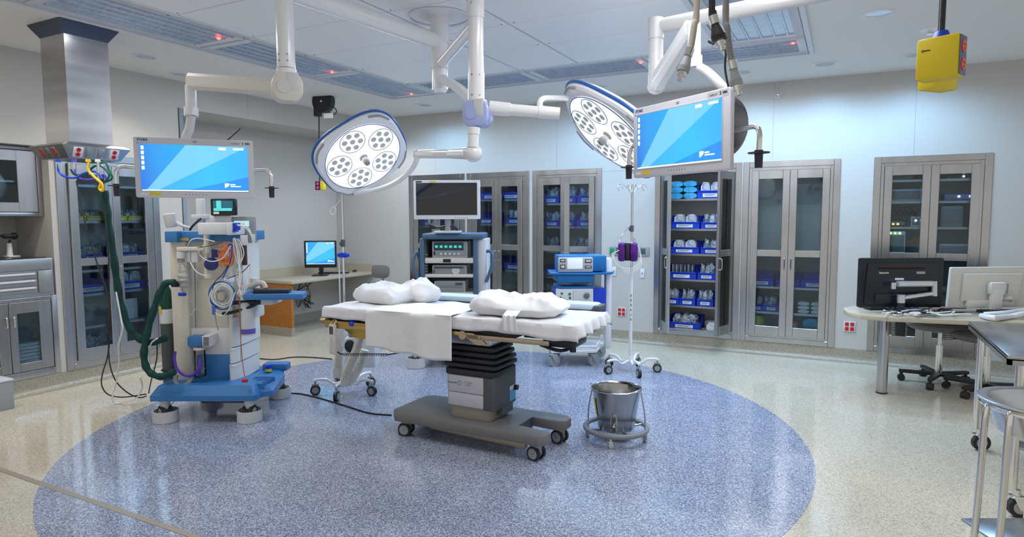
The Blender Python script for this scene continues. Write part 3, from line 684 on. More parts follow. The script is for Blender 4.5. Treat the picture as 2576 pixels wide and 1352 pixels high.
f0 = clothsurf(T2, -1.12, .80, -.295, .295, .862, .082, .08, 3, hemf=lambda u: .006 * math.sin(u * 9 + 1) - .018 * max(0, 1 - abs(u - .93) * 6) + .004 * math.sin(u * 47))
def sheetf(u, v):
    # close the two ends downwards: the outer 5 % of the length turns over the end of the mattress
    e = .045
    if u < e: p = f0(0, v); k = (e - u) / e; c = Vector((0, (p.y) * (1 - .03 * k), 0)); return T2 @ Vector((p.x - .012 * math.sin(k * 1.5) + .012 * math.sin(p.y * 40) * k, c.y, p.z - .07 * k * (1 if p.z > .84 else .15)))
    if u > 1 - e: p = f0(1, v); k = (u - 1 + e) / e; return T2 @ Vector((p.x + .015 * math.sin(k * 1.5) + .015 * math.sin(p.y * 45) * k, p.y * (1 - .03 * k), p.z - .075 * k * (1 if p.z > .84 else .15)))
    return T2 @ f0((u - e) / (1 - 2 * e), v)
m = MB(Matrix.Translation((-2.17, 3.65, 0))); m.grid(sheetf, 150, 40)
o = m.build('bed_sheet', sheet, ang=60); tag(o, 'white fitted sheet covering the operating table mattress', 'sheet'); md = o.modifiers.new('t', 'SOLIDIFY'); md.thickness = .003; md.offset = 1
# thin drape hanging over the near edge
fd = clothsurf(T2, -.70, -.035, -.335, .10, .872, .255, .0, 9, hemf=lambda u: -.045 * u + .008 * math.sin(u * 14))
def drapef(u, v):
    p = fd(u, v)
    if p.z < .86: p.y = -.340 - .012 * math.sin(u * 9 + 2) - .01 * math.sin(u * 21) * (.87 - p.z) * 2
    return T2 @ p
m = MB(Matrix.Translation((-2.17, 3.65, 0))); m.grid(drapef, 60, 46)
o = m.build('drape_sheet', lgauze, ang=60); tag(o, 'thin white drape hanging over the near edge of the operating table', 'drape'); md = o.modifiers.new('t', 'SOLIDIFY'); md.thickness = .002
# pillows
def pillow(name, label, C, w, d, h, rz, seed, flap=False, boxy=False):
    rr = random.Random(seed); ph = [rr.uniform(0, 6.28) for _ in range(12)]
    t = thing(name, label, 'pillow', C, rz)
    def f(u, v):
        a = 2 * PI * u; b = PI * (v - .5); ex = .28 if boxy else .55
        cx, sx_ = math.cos(a), math.sin(a); cb, sb = math.cos(b), math.sin(b)
        pw = lambda q, e: math.copysign(abs(q) ** e, q)
        x = w / 2 * pw(cx, ex) * pw(cb, .45); y = d / 2 * pw(sx_, ex) * pw(cb, .45)
        prof = (1 - (abs(x) / (w / 2)) ** (5 if boxy else 3)) * (1 - (abs(y) / (d / 2)) ** (5 if boxy else 3)); prof = max(prof, 0) ** (.38 if boxy else .5)
        z = h / 2 * pw(sb, .8) * (.12 + .88 * prof)
        cr = 0
        for i in range(6):
            q = (x * math.cos(ph[i] * 1.7) + y * math.sin(ph[i] * 1.7)) * (5.5 + 4.2 * i) + ph[i + 5] + 1.1 * math.sin(y * 9 + x * 6 + ph[i])
            cr += (1 - abs(math.sin(q))) ** 2.2 * (1.9 - .28 * i)
        z += (.075 * (cr / 6 - .35)) * (1 if sb > 0 else .2) * (.35 + prof)
        x += .008 * math.sin(y * 30 + ph[1]); y += .008 * math.sin(x * 26 + ph[2])
        if sb < 0: z = max(z, -h * .28)
        return Vector((x, y, z + h * .28))
    m = MB(); m.grid(f, 96, 40); bmesh.ops.remove_doubles(m.bm, verts=m.bm.verts[:], dist=.0005); m.build('pillow_case', sheet, t, ang=60)
    return t
TOPZ = .872
p = onZ(905, 762, TOPZ); pillow('pillow', 'white boxy pillow at the head end of the operating table', (-3.03, 3.76, TOPZ), .44, .30, .17, rad(-8), 5, boxy=True)
o2 = pillow('pillow', 'softer white pillow slumped behind the boxy one at the head end', (-2.86, 3.93, TOPZ), .42, .22, .20, rad(-22), 21)
pl = pillow('pillow', 'large white pillow with a drooping case end, on the right half of the table', (-1.87, 3.68, TOPZ + .002), .64, .40, .18, rad(5), 12)
m = MB()
m.grid(lambda u, v: Vector((.0 + .09 * u + .02 * v, -.185 - .125 * min(v * 1.4, 1) - .004 * math.sin(u * 14), .05 - .035 * v if v < .7 else .028 - .30 * (v - .7) + .004 * math.sin(u * 16))), 14, 20, thick=.004)
m.build('case_flap', sheet, pl, ang=60)
# pale blue arm boards behind
for (a, b, l) in ((-3.06, -2.40, 'pale blue padded arm board behind the head half of the table'), (-2.10, -1.52, 'pale blue padded arm board behind the right half of the table')):
    t2 = thing('arm_board', l, 'arm board', ((a + b) / 2, 4.23, 0), rad(3)); w = (b - a) / 2
    m = MB(); m.prism(rrect(2 * w, .16, .05), .845, .888, b=.014); m.build('pad', paleb, t2)
    m = MB(); m.prism(rrect(2 * w + .02, .15, .05), .832, .846); m.box(w - .06, w + .03, -.075, .075, .835, .88, b=.015); m.box(-.03, .03, -.24, -.05, .80, .835, b=.004); m.build('board', dgrey, t2)
# hand control hanging on the head end
hc = thing('hand_control', 'white wired hand control hanging at the head end of the table', 'hand control', (-3.19, 3.375, .745), rad(-12))
m = MB(); m.box(-.035, .035, -.012, .012, -.215, .0, b=.008); m.tube([(-.02, 0, 0), (-.02, .02, .025), (.02, .02, .025), (.02, 0, 0)], .004); m.build('case', offw, hc)
m = MB(); m.box(-.022, .022, -.0135, -.012, -.07, -.015); m.build('display', dgrey, hc)
for i in range(7):
    for j in range(3): m = MB(); m.box(-.024 + j * .018, -.012 + j * .018, -.015, -.012, -.10 - i * .015, -.091 - i * .015, b=.001); m.build('button', packw if (i + j) % 2 else pale, hc)
def coil(p0, p1, r, turns, sag, th=.003):
    pts = []; p0, p1 = Vector(p0), Vector(p1); d = (p1 - p0); u = d.cross(Vector((0, 0, 1))).normalized(); v = Vector((0, 0, 1))
    for i in range(turns * 8 + 1):
        q = i / (turns * 8); c = p0 + d * q - v * sag * 4 * q * (1 - q); a = 2 * PI * i / 8; pts.append(c + u * r * math.cos(a) + v * r * math.sin(a))
    return pts
m = MB(); a, b = onD(860, 893, 4.6), onD(975, 893, 4.55)
m.tube([(-3.18, 3.375, .53), onD(845, 885, 4.6), a], .005); m.tube(coil(a, b, .009, 26, .0), .0025, n=5, sm=1); m.tube([b, onD(1010, 888, 4.5), onD(1060, 882, 4.4)], .004)
tag(m.build('coiled_cord', black), 'black coiled cord running from the hand control under the drape', 'cord')
# ------------------------------------------------------------------ kick bucket
kx, ky = -1.327, 4.05
t = thing('kick_bucket', 'stainless steel kick bucket, open top, standing in the wheeled frame', 'bucket', (kx, ky, 0))
m = MB(); m.lathe([(.001, .075), (.11, .075), (.122, .09), (.158, .345), (.166, .348), (.168, .356), (.163, .36), (.156, .354), (.150, .34), (.116, .095), (.001, .085)], n=44); m.build('bucket_body', mat('bucket steel', (.42, .42, .41), .2, 1, noise=.2, nscale=4, brush=(6, 6, .2)), t)
m = MB(); m.tube([(-.165, 0, .345), (-.175, -.02, .37), (-.12, -.155, .362), (0, -.175, .358), (.12, -.15, .362), (.175, -.02, .37), (.165, 0, .345)], .003, sm=5); m.build('bail_handle', chrome, t)
m = MB(); m.box(-.155, -.1, -.1, -.0985, .12, .30); 
o = MB(Matrix.Rotation(rad(-58), 4, 'Z')); o.quad((-.030, -.1335, .17), (.030, -.1335, .17), (.030, -.152, .29), (-.030, -.152, .29)); part_label(o.build('warning_label', mat('yellow label', (.85, .72, .02), .5), t), 'yellow sticker')
m.bm.free()
m = MB(Matrix.Rotation(rad(12), 4, 'Z')); m.tube([(-.018, -.1305, .10), (-.018, -.139, .19), (0, -.142, .205), (.018, -.139, .19), (.018, -.1305, .10)], .0022, sm=3); m.cyl((0, -.12, .13), (0, -.138, .13), .008); m.build('lug', chrome, t)
k = thing('bucket_frame', 'round grey rubber bumper ring on casters holding the steel bucket', 'wheeled frame', (kx, ky, 0))
m = MB(); m.torus((0, 0, .085), .205, .017, n=48, m=10); m.build('bumper_ring', mat('ring grey', (.22, .225, .235), .5), k)
m = MB()
for q in range(3):
    a = rad(90 * q + 45)
    m.tube([(.2 * math.cos(a), .2 * math.sin(a), .085), (0, 0, .066), (-.2 * math.cos(a), -.2 * math.sin(a), .085)], .007, sm=1)
for a in (0, 180): m.tube([(.20 * math.cos(rad(a)), 0, .085), (.195 * math.cos(rad(a)), 0, .2), (.168 * math.cos(rad(a)), 0, .34)], .005)
m.build('cross_struts', steel, k)
for a in (-80, 12, 100, 192): caster(k, .19 * math.cos(rad(a)), .19 * math.sin(rad(a)), .024, .018, lgrey, chrome, rad(a + 90), chrome, .075)

# ------------------------------------------------------------------ IV poles
def iv_pole(label, x, y, top, split, rz, lower=white, hooks=2, arm_low=False):
    t = thing('iv_pole', label, 'drip stand', (x, y, 0), rz)
    for q in range(5):
        a = 2 * PI * q / 5; c_, s_ = math.cos(a), math.sin(a)
        T = Matrix.Rotation(a, 4, 'Z'); m = MB(T)
        m.tube([(.02, 0, .11), (.10, 0, .085), (.16, 0, .125), (.235, 0, .13), (.262, 0, .122)], .013, n=8, sm=3); lg = m.build('leg', white, t)
        T2_ = T; m = MB(T @ Matrix.Translation((.255, 0, 0))); m.m(rubber); m.cyl((0, -.014, .042), (0, -.004, .042), .042, n=22); m.cyl((0, .004, .042), (0, .014, .042), .042, n=22); m.m(lgrey); m.cyl((0, -.016, .042), (0, .016, .042), .028); m.box(-.03, .03, -.006, .006, .06, .095, b=.004); m.cyl((0, 0, .08), (0, 0, .115), .008)
        m.build('caster', None, t)
    m = MB(); m.cyl((0, 0, .085), (0, 0, .14), .03, .024); m.build('base_hub', white, t)
    m = MB(); m.cyl((0, 0, .13), (0, 0, split), .0165); m.build('lower_tube', lower, t)
    m = MB(); m.cyl((0, 0, split), (0, 0, top - .02), .011); m.build('upper_tube', chrome, t)
    m = MB(); m.cyl((0, 0, top - .45), (0, 0, top - .39), .018); m.box(-.03, .0, -.01, .01, top - .44, top - .41, b=.004); m.build('height_collar', dgrey, t)
    return t
v1 = iv_pole('white footed drip stand with purple pump right of the blue console cart', -1.807, 5.93, 1.80, .96, .3)
TZ = 1.80
for q in range(4):
    a = PI / 2 * q + .35; c_, s_ = math.cos(a), math.sin(a); m = MB()
    m.tube([(0, 0, TZ - .12), (.03 * c_, .03 * s_, TZ - .06), (.08 * c_, .08 * s_, TZ - .015), (.12 * c_, .12 * s_, TZ - .005), (.145 * c_, .145 * s_, TZ - .03), (.13 * c_, .13 * s_, TZ - .06), (.10 * c_, .10 * s_, TZ - .045), (.10 * c_, .10 * s_, TZ - .02)], .0028, n=6)
    m.build('hook', chrome, v1)
m = MB(); m.cyl((0, 0, TZ - .13), (0, 0, TZ + .0), .008); m.build('crown', chrome, v1)
m = MB(); m.tube([(0, 0, 1.42), (-.08, .01, 1.34), (-.11, .01, 1.27), (-.13, .01, 1.24)], .003); m.torus((-.13, 0, 1.21), .03, .003, n=20, m=6, M=Matrix.Rotation(rad(90), 4, 'X')); m.build('ring_hook', chrome, v1)
for i, ch in enumerate('BBRAUN'): text('lettering', ch, .036, inkg, v1, Matrix.Rotation(-.3 + YAW - .1, 4, 'Z') @ tmat(0, -.0172, .74 - i * .046), sx_=1.0)
pmp = thing('infusion_pump', 'purple pump cover strapped to the right drip stand', 'pump', (-1.83, 5.885, 1.16), rad(20))
m = MB(); m.box(-.092, -.022, -.05, .045, -.09, .09, b=.025, seg=3); m.box(.015, .092, -.05, .045, -.09, .09, b=.025, seg=3); m.box(-.08, .08, .0, .045, -.085, .085, b=.01); m.build('cover', purp, pmp)
m = MB(); m.box(-.022, .015, -.048, .0, -.08, .085, b=.006); m.build('pump_body', black, pmp)
m = MB(); m.cyl((.035, 0, .08), (.035, 0, .14), .012); m.cyl((.06, 0, .08), (.06, 0, .13), .01); m.build('fitting', chrome, pmp)
m = MB()
for q in range(5): m.tube([(-.08, -.05, .02), (-.13 - .006 * q, -.04, -.03), (-.10 + .01 * q, -.06, -.12 - .012 * q), (.02, -.07, -.15 - .012 * q), (.11 + .004 * q, -.05, -.08 - .01 * q), (.09, -.04, .06), (0, -.02, .09)], .003, n=6)
m.build('tubing', wcab, pmp)
v2 = iv_pole('chrome drip stand with white hoses left of the operating table head', -3.735, 4.10, 1.70, .62, .1, lower=white)
m = MB(); m.tube([(0, 0, 1.66), (.0, 0, 1.80), (.015, 0, 1.84), (.03, 0, 1.82)], .005); m.tube([(0, 0, 1.66), (-.05, -.01, 1.60), (-.08, -.01, 1.58)], .0025); m.torus((-.085, -.01, 1.55), .03, .003, n=20, m=6, M=Matrix.Rotation(rad(80), 4, 'X')); m.build('ring_hook', wcab, v2)
m = MB(); m.cyl((0, 0, 1.16), (0, 0, 1.20), .03); m.box(-.05, .05, -.02, .02, 1.165, 1.195, b=.006); part_label(m.build('pole_clamp', bblue, v2), 'blue clamp'); m = MB(); m.cyl((-.045, 0, .6), (-.045, 0, 1.17), .006); m.build('side_rod', packw, v2)
wu = thing('warming_unit', 'white patient warming unit with black knob on the left drip stand', 'warming unit', (-3.60, 4.16, 0), rad(25))
m2 = MB(); m2.box(-.13, .13, -.09, .11, .24, .50, b=.02, seg=3); m2.build('housing', white, wu)
m = MB(); m.box(-.10, .13, -.085, .09, .50, .55, b=.012); m.build('top_panel', lgrey, wu)
m = MB(); m.ball((-.075, -.115, .43), .05, (.9, .4, 1.1)); m.tube([(-.075, -.1, .44), (-.09, -.05, .5)], .01); m.build('knob', black, wu)
def corr(m, pts, r, n=46):
    P = spline([Vector(p) for p in pts], 24); L = [0]
    for i in range(1, len(P)): L.append(L[-1] + (P[i] - P[i - 1]).length)
    step = .011; q = 0; out = []
    k = 0
    while q < L[-1]:
        while L[k + 1] < q and k < len(L) - 2: k += 1
        f = (q - L[k]) / max(L[k + 1] - L[k], 1e-6); out.append(P[k].lerp(P[k + 1], f)); q += step / 2
    NN = len(out); m.tube(out, lambda s_: r if int(round(s_ * (NN - 1))) % 2 else r * .86, n=14, sm=1)
m = MB(); corr(m, [onD(853, 822, 5.15), onD(855, 870, 5.1), onD(851, 925, 5.15)], .036); m.cyl(onD(851, 925, 5.15), onD(851, 950, 5.15), .042); tag(m.build('corrugated_hose', offw), 'vertical white corrugated hose below the blue clamp knob', 'hose')
m = MB(); corr(m, [onD(908, 838, 5.0), onD(895, 885, 4.95), onD(876, 930, 5.0), onD(868, 962, 5.02), onD(885, 955, 5.05), onD(905, 920, 5.1), onD(918, 880, 5.1)], .035); tag(m.build('corrugated_hose', offw), 'bent white corrugated hose hanging to the drip stand foot', 'hose')
# ------------------------------------------------------------------ ceiling boom, lamp heads
def zat(py, d): return 1.5 + (544.7 - py) / FPX * d
shx, shy = -2.535, 3.79
t = thing('surgical_boom', 'white central ceiling shaft with branching arms and poles over the table', 'ceiling boom', (shx, shy, H))
IB = Matrix.Translation((-shx, -shy, -H))
m = MB(); m.lathe([(.001, -.03), (.06, -.03), (.16, -.028), (.235, -.02), (.245, 0)], n=56); m.lathe([(.2, -.026), (.2, -.034), (.215, -.034), (.215, -.024)], n=56); m.build('ceiling_plate', white, t)
m = MB(); m.cyl((0, 0, 0), (0, 0, zat(118, 4.52) - H), .066); m.cyl((0, 0, zat(116, 4.52) - H), (0, 0, zat(180, 4.52) - H), .058); m.cyl((0, 0, zat(178, 4.52) - H), (0, 0, zat(232, 4.52) - H), .055); m.cyl((0, 0, zat(232, 4.52) - H), (0, 0, zat(240, 4.52) - H), .052, .035)
m.m(white); m.torus((0, 0, zat(118, 4.52) - H), .062, .006, n=32, m=6); m.torus((0, 0, zat(180, 4.52) - H), .058, .005, n=32, m=6)
m.build('shaft', None, t)
P1 = Vector((-2.67, 2.53, 0)); P2 = onD(1197, 68, 3.58); SH3 = Vector((shx, shy, 0))
m = MB(IB); z = 2.70; m.cyl((shx, shy, z), (P1.x, P1.y, z), .052, .052); m.ball((shx, shy, z), .055); part_label(m.build('arm', white, t), 'thick arm toward the left pole')
m = MB(IB); m.cyl((shx, shy, 2.55), (P2.x, P2.y, 2.58), .034); m.ball((shx, shy, 2.55), .04); m.build('arm', white, t)
A3 = onD(1235, 268, 3.75)
m = MB(IB); e3 = onD(1210, 275, 3.9); m.tube([(shx, shy, 2.46), (shx + (e3.x - shx) * .5, shy + (e3.y - shy) * .5, 2.33), e3], .034, sm=3); m.build('arm', white, t)
m = MB(IB); m.cyl((P1.x, P1.y, 2.78), (P1.x, P1.y, zat(180, 3.48)), .047); m.cyl((P1.x, P1.y, zat(182, 3.48)), (P1.x, P1.y, zat(205, 3.48)), .052); m.ball((P1.x, P1.y, 2.76), .05); m.build('pole', white, t)
zz = lambda y: zat(y, 3.58)
m = MB(IB); m.cyl((P2.x, P2.y, 2.72), (P2.x, P2.y, zz(48)), .048); m.cyl((P2.x, P2.y, zz(48)), (P2.x, P2.y, zz(185)), .0435); m.cyl((P2.x, P2.y, zz(183)), (P2.x, P2.y, zz(262)), .0465); m.build('pole', white, t)
for (q, zl) in ((P1, (zat(165, 3.48), zat(150, 3.48))), (P2, (zz(15), zz(190), zz(240)))):
    for z in zl:
        for a in (-100, -45): v = Vector((math.cos(rad(a + 10)), math.sin(rad(a + 10)), 0)); m = MB(IB); m.cyl(Vector((q.x, q.y, z)) + v * .044, Vector((q.x, q.y, z)) + v * .0495, .005, n=8); m.build('screw', dsteel, t)
bluerefl = mat('joint cover with blue reflection', (.40, .47, .80), .3, coat=.3)  # blue reflection on the joint put into its base colour
def hub(T, mt, facemt, nm='joint_housing'):
    m = MB(T); m.prism(rrect(.155, .15, .055), -.055, .0, b=.012, M=Matrix.Rotation(rad(90), 4, 'X') @ Matrix.Translation((0, 0, 0)))
    m.prism(rrect(.155, .15, .055), .012, .055, b=.012, M=Matrix.Rotation(rad(90), 4, 'X')); m.box(-.06, .06, -.02, .02, -.07, .07, b=.02)
    h = m.build(nm, mt, t)
    m = MB(T); m.cyl((-.02, -.0595, 0), (-.02, .0595, 0), .035, n=28); m.build('cap', facemt, h)
    m = MB(T); m.box(-.005, .055, -.057, .0, -.02, .075, b=.004); m.build('cover_plate', pale, h)
    return h
def frameat(p, rz): return IB @ Matrix.Translation(p) @ Matrix.Rotation(rz, 4, 'Z')
hub(frameat((P1.x, P1.y, zat(228, 3.48)), YAW + rad(25)), offw, pale)
hub(frameat((P2.x + .01, P2.y, zz(285)), YAW - rad(20)), bluerefl, bluerefl)
# arm with open end to the right + curved link to the right lamp head
a, b = onD(1232, 272, 3.62), onD(1408, 286, 3.6)
m = MB(IB); m.cyl(a, a.lerp(b, .3), .042, .038); m.cyl(a.lerp(b, .3), a.lerp(b, .97), .033, .032); m.cyl(a.lerp(b, .7), b, .036, .034, n=20); m.m(dsteel); m.cyl(a.lerp(b, .99), a.lerp(b, 1.003), .026)
part_label(m.build('arm', white, t), 'short arm with an open end')
# --- surgical lamp heads
led_face = mat('lamp lens', (.93, .94, .97), .25, emis=(1, 1, 1), es=.9)
podm = mat('lamp pod', (.80, .81, .82), .2, emis=(1, 1, 1), es=.5)
hot = mat('lamp hot centre', (1, 1, 1), .3, emis=(1, 1, 1), es=5)
linem = mat('pod outline', (.35, .38, .40), .4); ledk = mat('led socket', (.60, .63, .64), .3); ringm = mat('blue ring', (.03, .12, .42), .3)
def outline(k, R_, n=72):
    o = []
    for i in range(n):
        a = 2 * PI * i / n; c_, s_ = math.cos(a), math.sin(a); e = 2 / 2.9
        x = abs(c_) ** e * math.copysign(1, c_); y = abs(s_) ** e * math.copysign(1, s_)
        o.append((R_ * x * k, R_ * y * k))
    return o
def lamp_head(name, label, C, nrm, updir, R_=.38, spin=0):
    """local z = direction of light"""
    z = Vector(nrm).normalized(); x = Vector(updir).cross(z).normalized(); y = z.cross(x)
    M = Matrix((x, y, z)).transposed().to_4x4(); M.translation = C
    M = M @ Matrix.Rotation(spin, 4, 'Z')
    L = thing(name, label, 'surgical lamp', M=M)
    m = MB(); b2 = bmesh.new(); rings = []
    for (k, zz_) in ((.25, -.085), (.6, -.075), (.86, -.055), (.96, -.03), (1.0, .0), (.99, .022), (.95, .035), (.86, .034)):
        rings.append([b2.verts.new((px_, py_, zz_)) for px_, py_ in outline(k, R_)])
    for A, B in zip(rings, rings[1:]):
        for i in range(72): b2.faces.new((A[i], A[(i + 1) % 72], B[(i + 1) % 72], B[i]))
    b2.faces.new(rings[0]); b2.faces.new(rings[-1]); bmesh.ops.recalc_face_normals(b2, faces=b2.faces[:]); m._add(b2); m.build('housing', white, L)
    m = MB(); m.tube([(px_, py_, -.004) for px_, py_ in outline(1.003, R_)], .011, n=8, sm=1, close=True); m.build('rim_stripe', ringm, L)
    m = MB(); m.cyl((0, 0, .03), (0, 0, .041), R_ * .87, n=64); m.build('lens', led_face, L)
    m = MB(); m.torus((0, 0, .041), R_ * .87, .0032, n=72, m=6); m.build('lens_ring', ringm, L)
    for q in range(5):
        a = 2 * PI * q / 5 + .35; cx, cy = R_ * .56 * math.cos(a), R_ * .56 * math.sin(a); pr = R_ * .285
        m = MB(); m.cyl((cx, cy, .04), (cx, cy, .0445), pr, n=36); pod = m.build('lamp_pod', podm, L)
        m = MB(); m.torus((cx, cy, .0445), pr, .0030, n=40, m=6); m.build('pod_outline', linem, pod)
        for w in range(7):
            if w == 6: u, v = cx, cy
            else: u, v = cx + pr * .62 * math.cos(2 * PI * w / 6 + a), cy + pr * .62 * math.sin(2 * PI * w / 6 + a)
            m = MB(); m.lathe([(.021, .0445), (.021, .0465), (.018, .0465), (.018, .0448), (.006, .0448), (.005, .0475), (.001, .048)], (u, v, 0), n=14); m.build('led_socket', ledk, pod)
    m = MB(); m.lathe([(.001, .045), (.085, .045), (.09, .041)], n=32); m.build('centre_lens', hot, L)
    m = MB(); m.lathe([(.001, .12), (.02, .118), (.028, .09), (.022, .06), (.034, .05), (.036, .043)], n=20); m.build('handle_socket', grey, L)
    for q in range(4):
        a = PI / 4 + PI / 2 * q
        cpt = Vector((math.cos(a), math.sin(a), 0)); tg = Vector((-math.sin(a), math.cos(a), 0)); rr_ = R_ * 1.075
        p0 = cpt * rr_; m = MB(Matrix.Translation((0, 0, .032)))
        m.tube([p0 - tg * .085 - cpt * .02, p0, p0 + tg * .085 - cpt * .02], .009, n=8); m.build('grip_slot', lgrey, L)
    e = math.radians(38)
    l = bpy.data.lights.new('lamp_beam', 'SPOT'); l.energy = LAMPW; l.spot_size = rad(44); l.spot_blend = .8; l.shadow_soft_size = .22
    o = bpy.data.objects.new('lamp_beam', l); p_ = M @ Vector((0, 0, .14)); o.location = p_; o.rotation_euler = (Vector(AIM) - p_).to_track_quat('-Z', 'Y').to_euler(); o.name = 'lamp_beam'; COL.objects.link(o)
    return L
LAMPW = 30; AIM = (-2.55, 3.72, .87)
vc = lambda r_, u_, t_: rt * r_ + Vector((0, 0, 1)) * u_ - Vector((fw.x, fw.y, 0)).normalized() * t_
L1C = onD(909, 388, 4.85); n1 = vc(.52, -.66, .55)
lamp_head('surgical_lamp', 'left surgical lamp head over the head of the table, lens facing the camera', L1C, n1, (0, 0, 1), .342, rad(45))
AIM = (-1.95, 3.70, .87)
L2C = onD(1540, 328, 4.0); n2 = vc(-.66, -.72, .20)
lamp_head('surgical_lamp', 'right surgical lamp head seen nearly edge on behind the right display', L2C, n2, (0, 0, 1), .355, rad(45))
# lower hub + arm + yoke of left lamp
e0 = onD(1193, 322, 3.58); e1 = onD(1190, 372, 3.58); e2 = onD(1190, 386, 3.6); e4 = onD(1050, 388, 4.3)
m = MB(IB); m.cyl(e0, e1, .031); m.cyl(e0, e0.lerp(e1, .35), .034); m.build('drop_tube', white, t)
m = MB(IB); m.ball(e2, .052, (1, 1, .95), n=24); m.cyl(e2 + rt * -.03, e2.lerp(e4, .35), .034, .03); m.cyl(e2.lerp(e4, .3), e4, .0285, .028); m.ball(e4, .034, n=18); m.build('elbow_arm', white, t)
m = MB(IB); m.tube([e4, onD(1044, 410, 4.4), onD(1024, 438, 4.6), onD(988, 463, 4.8), onD(943, 479, 4.98), onD(892, 486, 5.05)], .020, n=12, sm=5); m.build('yoke', white, t)
m = MB(IB); s0 = onD(1360, 276, 3.6); m.tube([s0, onD(1358, 258, 3.62), onD(1368, 248, 3.66), onD(1395, 247, 3.8), onD(1425, 247, 3.95)], .017, n=12, sm=5); m.build('yoke', white, t)
# ------------------------------------------------------------------ displays
scr_m = None
def screen_material(name, bright=1.0):
    m = bpy.data.materials.new(name); m.use_nodes = True; n = m.node_tree; b = n.nodes['Principled BSDF']
    t_ = n.nodes.new('ShaderNodeTexCoord'); s = n.nodes.new('ShaderNodeSeparateXYZ'); n.links.new(t_.outputs['Object'], s.inputs[0])
    def math_(op, a, b_): 
        q = n.nodes.new('ShaderNodeMath'); q.operation = op
        for i, v in enumerate((a, b_)):
            if hasattr(v, 'links') or isinstance(v, bpy.types.NodeSocket): n.links.new(v, q.inputs[i])
            else: q.inputs[i].default_value = v
        return q.outputs[0]
    U, V = s.outputs['X'], s.outputs['Y']
    lin = lambda a, b_, c: math_('ADD', math_('ADD', math_('MULTIPLY', U, a), math_('MULTIPLY', V, b_)), c)
    # base gradient across the wallpaper, with three light facets fanning from the lower left
    g = n.nodes.new('ShaderNodeValToRGB'); n.links.new(lin(1.3, .25, .5), g.inputs[0]); e = g.color_ramp.elements
    e[0].position = 0; e[0].color = (.02, .07, .62, 1); e[1].position = 1; e[1].color = (.02, .25, .80, 1); q = e.new(.25); q.color = (.03, .30, .75, 1); q = e.new(.6); q.color = (.01, .42, .80, 1)
    f1 = math_('GREATER_THAN', lin(-1.55, 1.0, -.195 * 1 + .0), 0)      # left of steep ray
    f2 = math_('LESS_THAN', lin(-.55, 1.0, .02), 0)                   # below the middle ray
    wedge = math_('SUBTRACT', math_('SUBTRACT', 1.0, math_('GREATER_THAN', lin(-1.25, 1.0, -.19), 0)), f2)
    wedge = math_('MAXIMUM', wedge, 0.0)
    low = math_('LESS_THAN', lin(-.25, 1.0, .115), 0)
    mix = n.nodes.new('ShaderNodeMixRGB'); mix.inputs[2].default_value = (.22, .62, .85, 1); n.links.new(g.outputs[0], mix.inputs[1]); n.links.new(math_('MULTIPLY', wedge, .75), mix.inputs[0])
    mid = math_('MULTIPLY', math_('SUBTRACT', f2, low), .3); mix2 = n.nodes.new('ShaderNodeMixRGB'); mix2.inputs[2].default_value = (.10, .62, .85, 1); n.links.new(mix.outputs[0], mix2.inputs[1]); n.links.new(mid, mix2.inputs[0])
    mix3 = n.nodes.new('ShaderNodeMixRGB'); mix3.inputs[2].default_value = (.03, .20, .78, 1); n.links.new(mix2.outputs[0], mix3.inputs[1]); n.links.new(math_('MULTIPLY', low, .55), mix3.inputs[0]); mix2 = mix3
    b.inputs['Base Color'].default_value = (.01, .01, .012, 1); b.inputs['Roughness'].default_value = .15
    n.links.new(mix2.outputs[0], b.inputs['Emission Color']); b.inputs['Emission Strength'].default_value = bright
    return m
scr_m = screen_material('desktop wallpaper', .95)
icon = mat('screen icon white', (1, 1, 1), .4, emis=(.9, .97, 1), es=1.0)
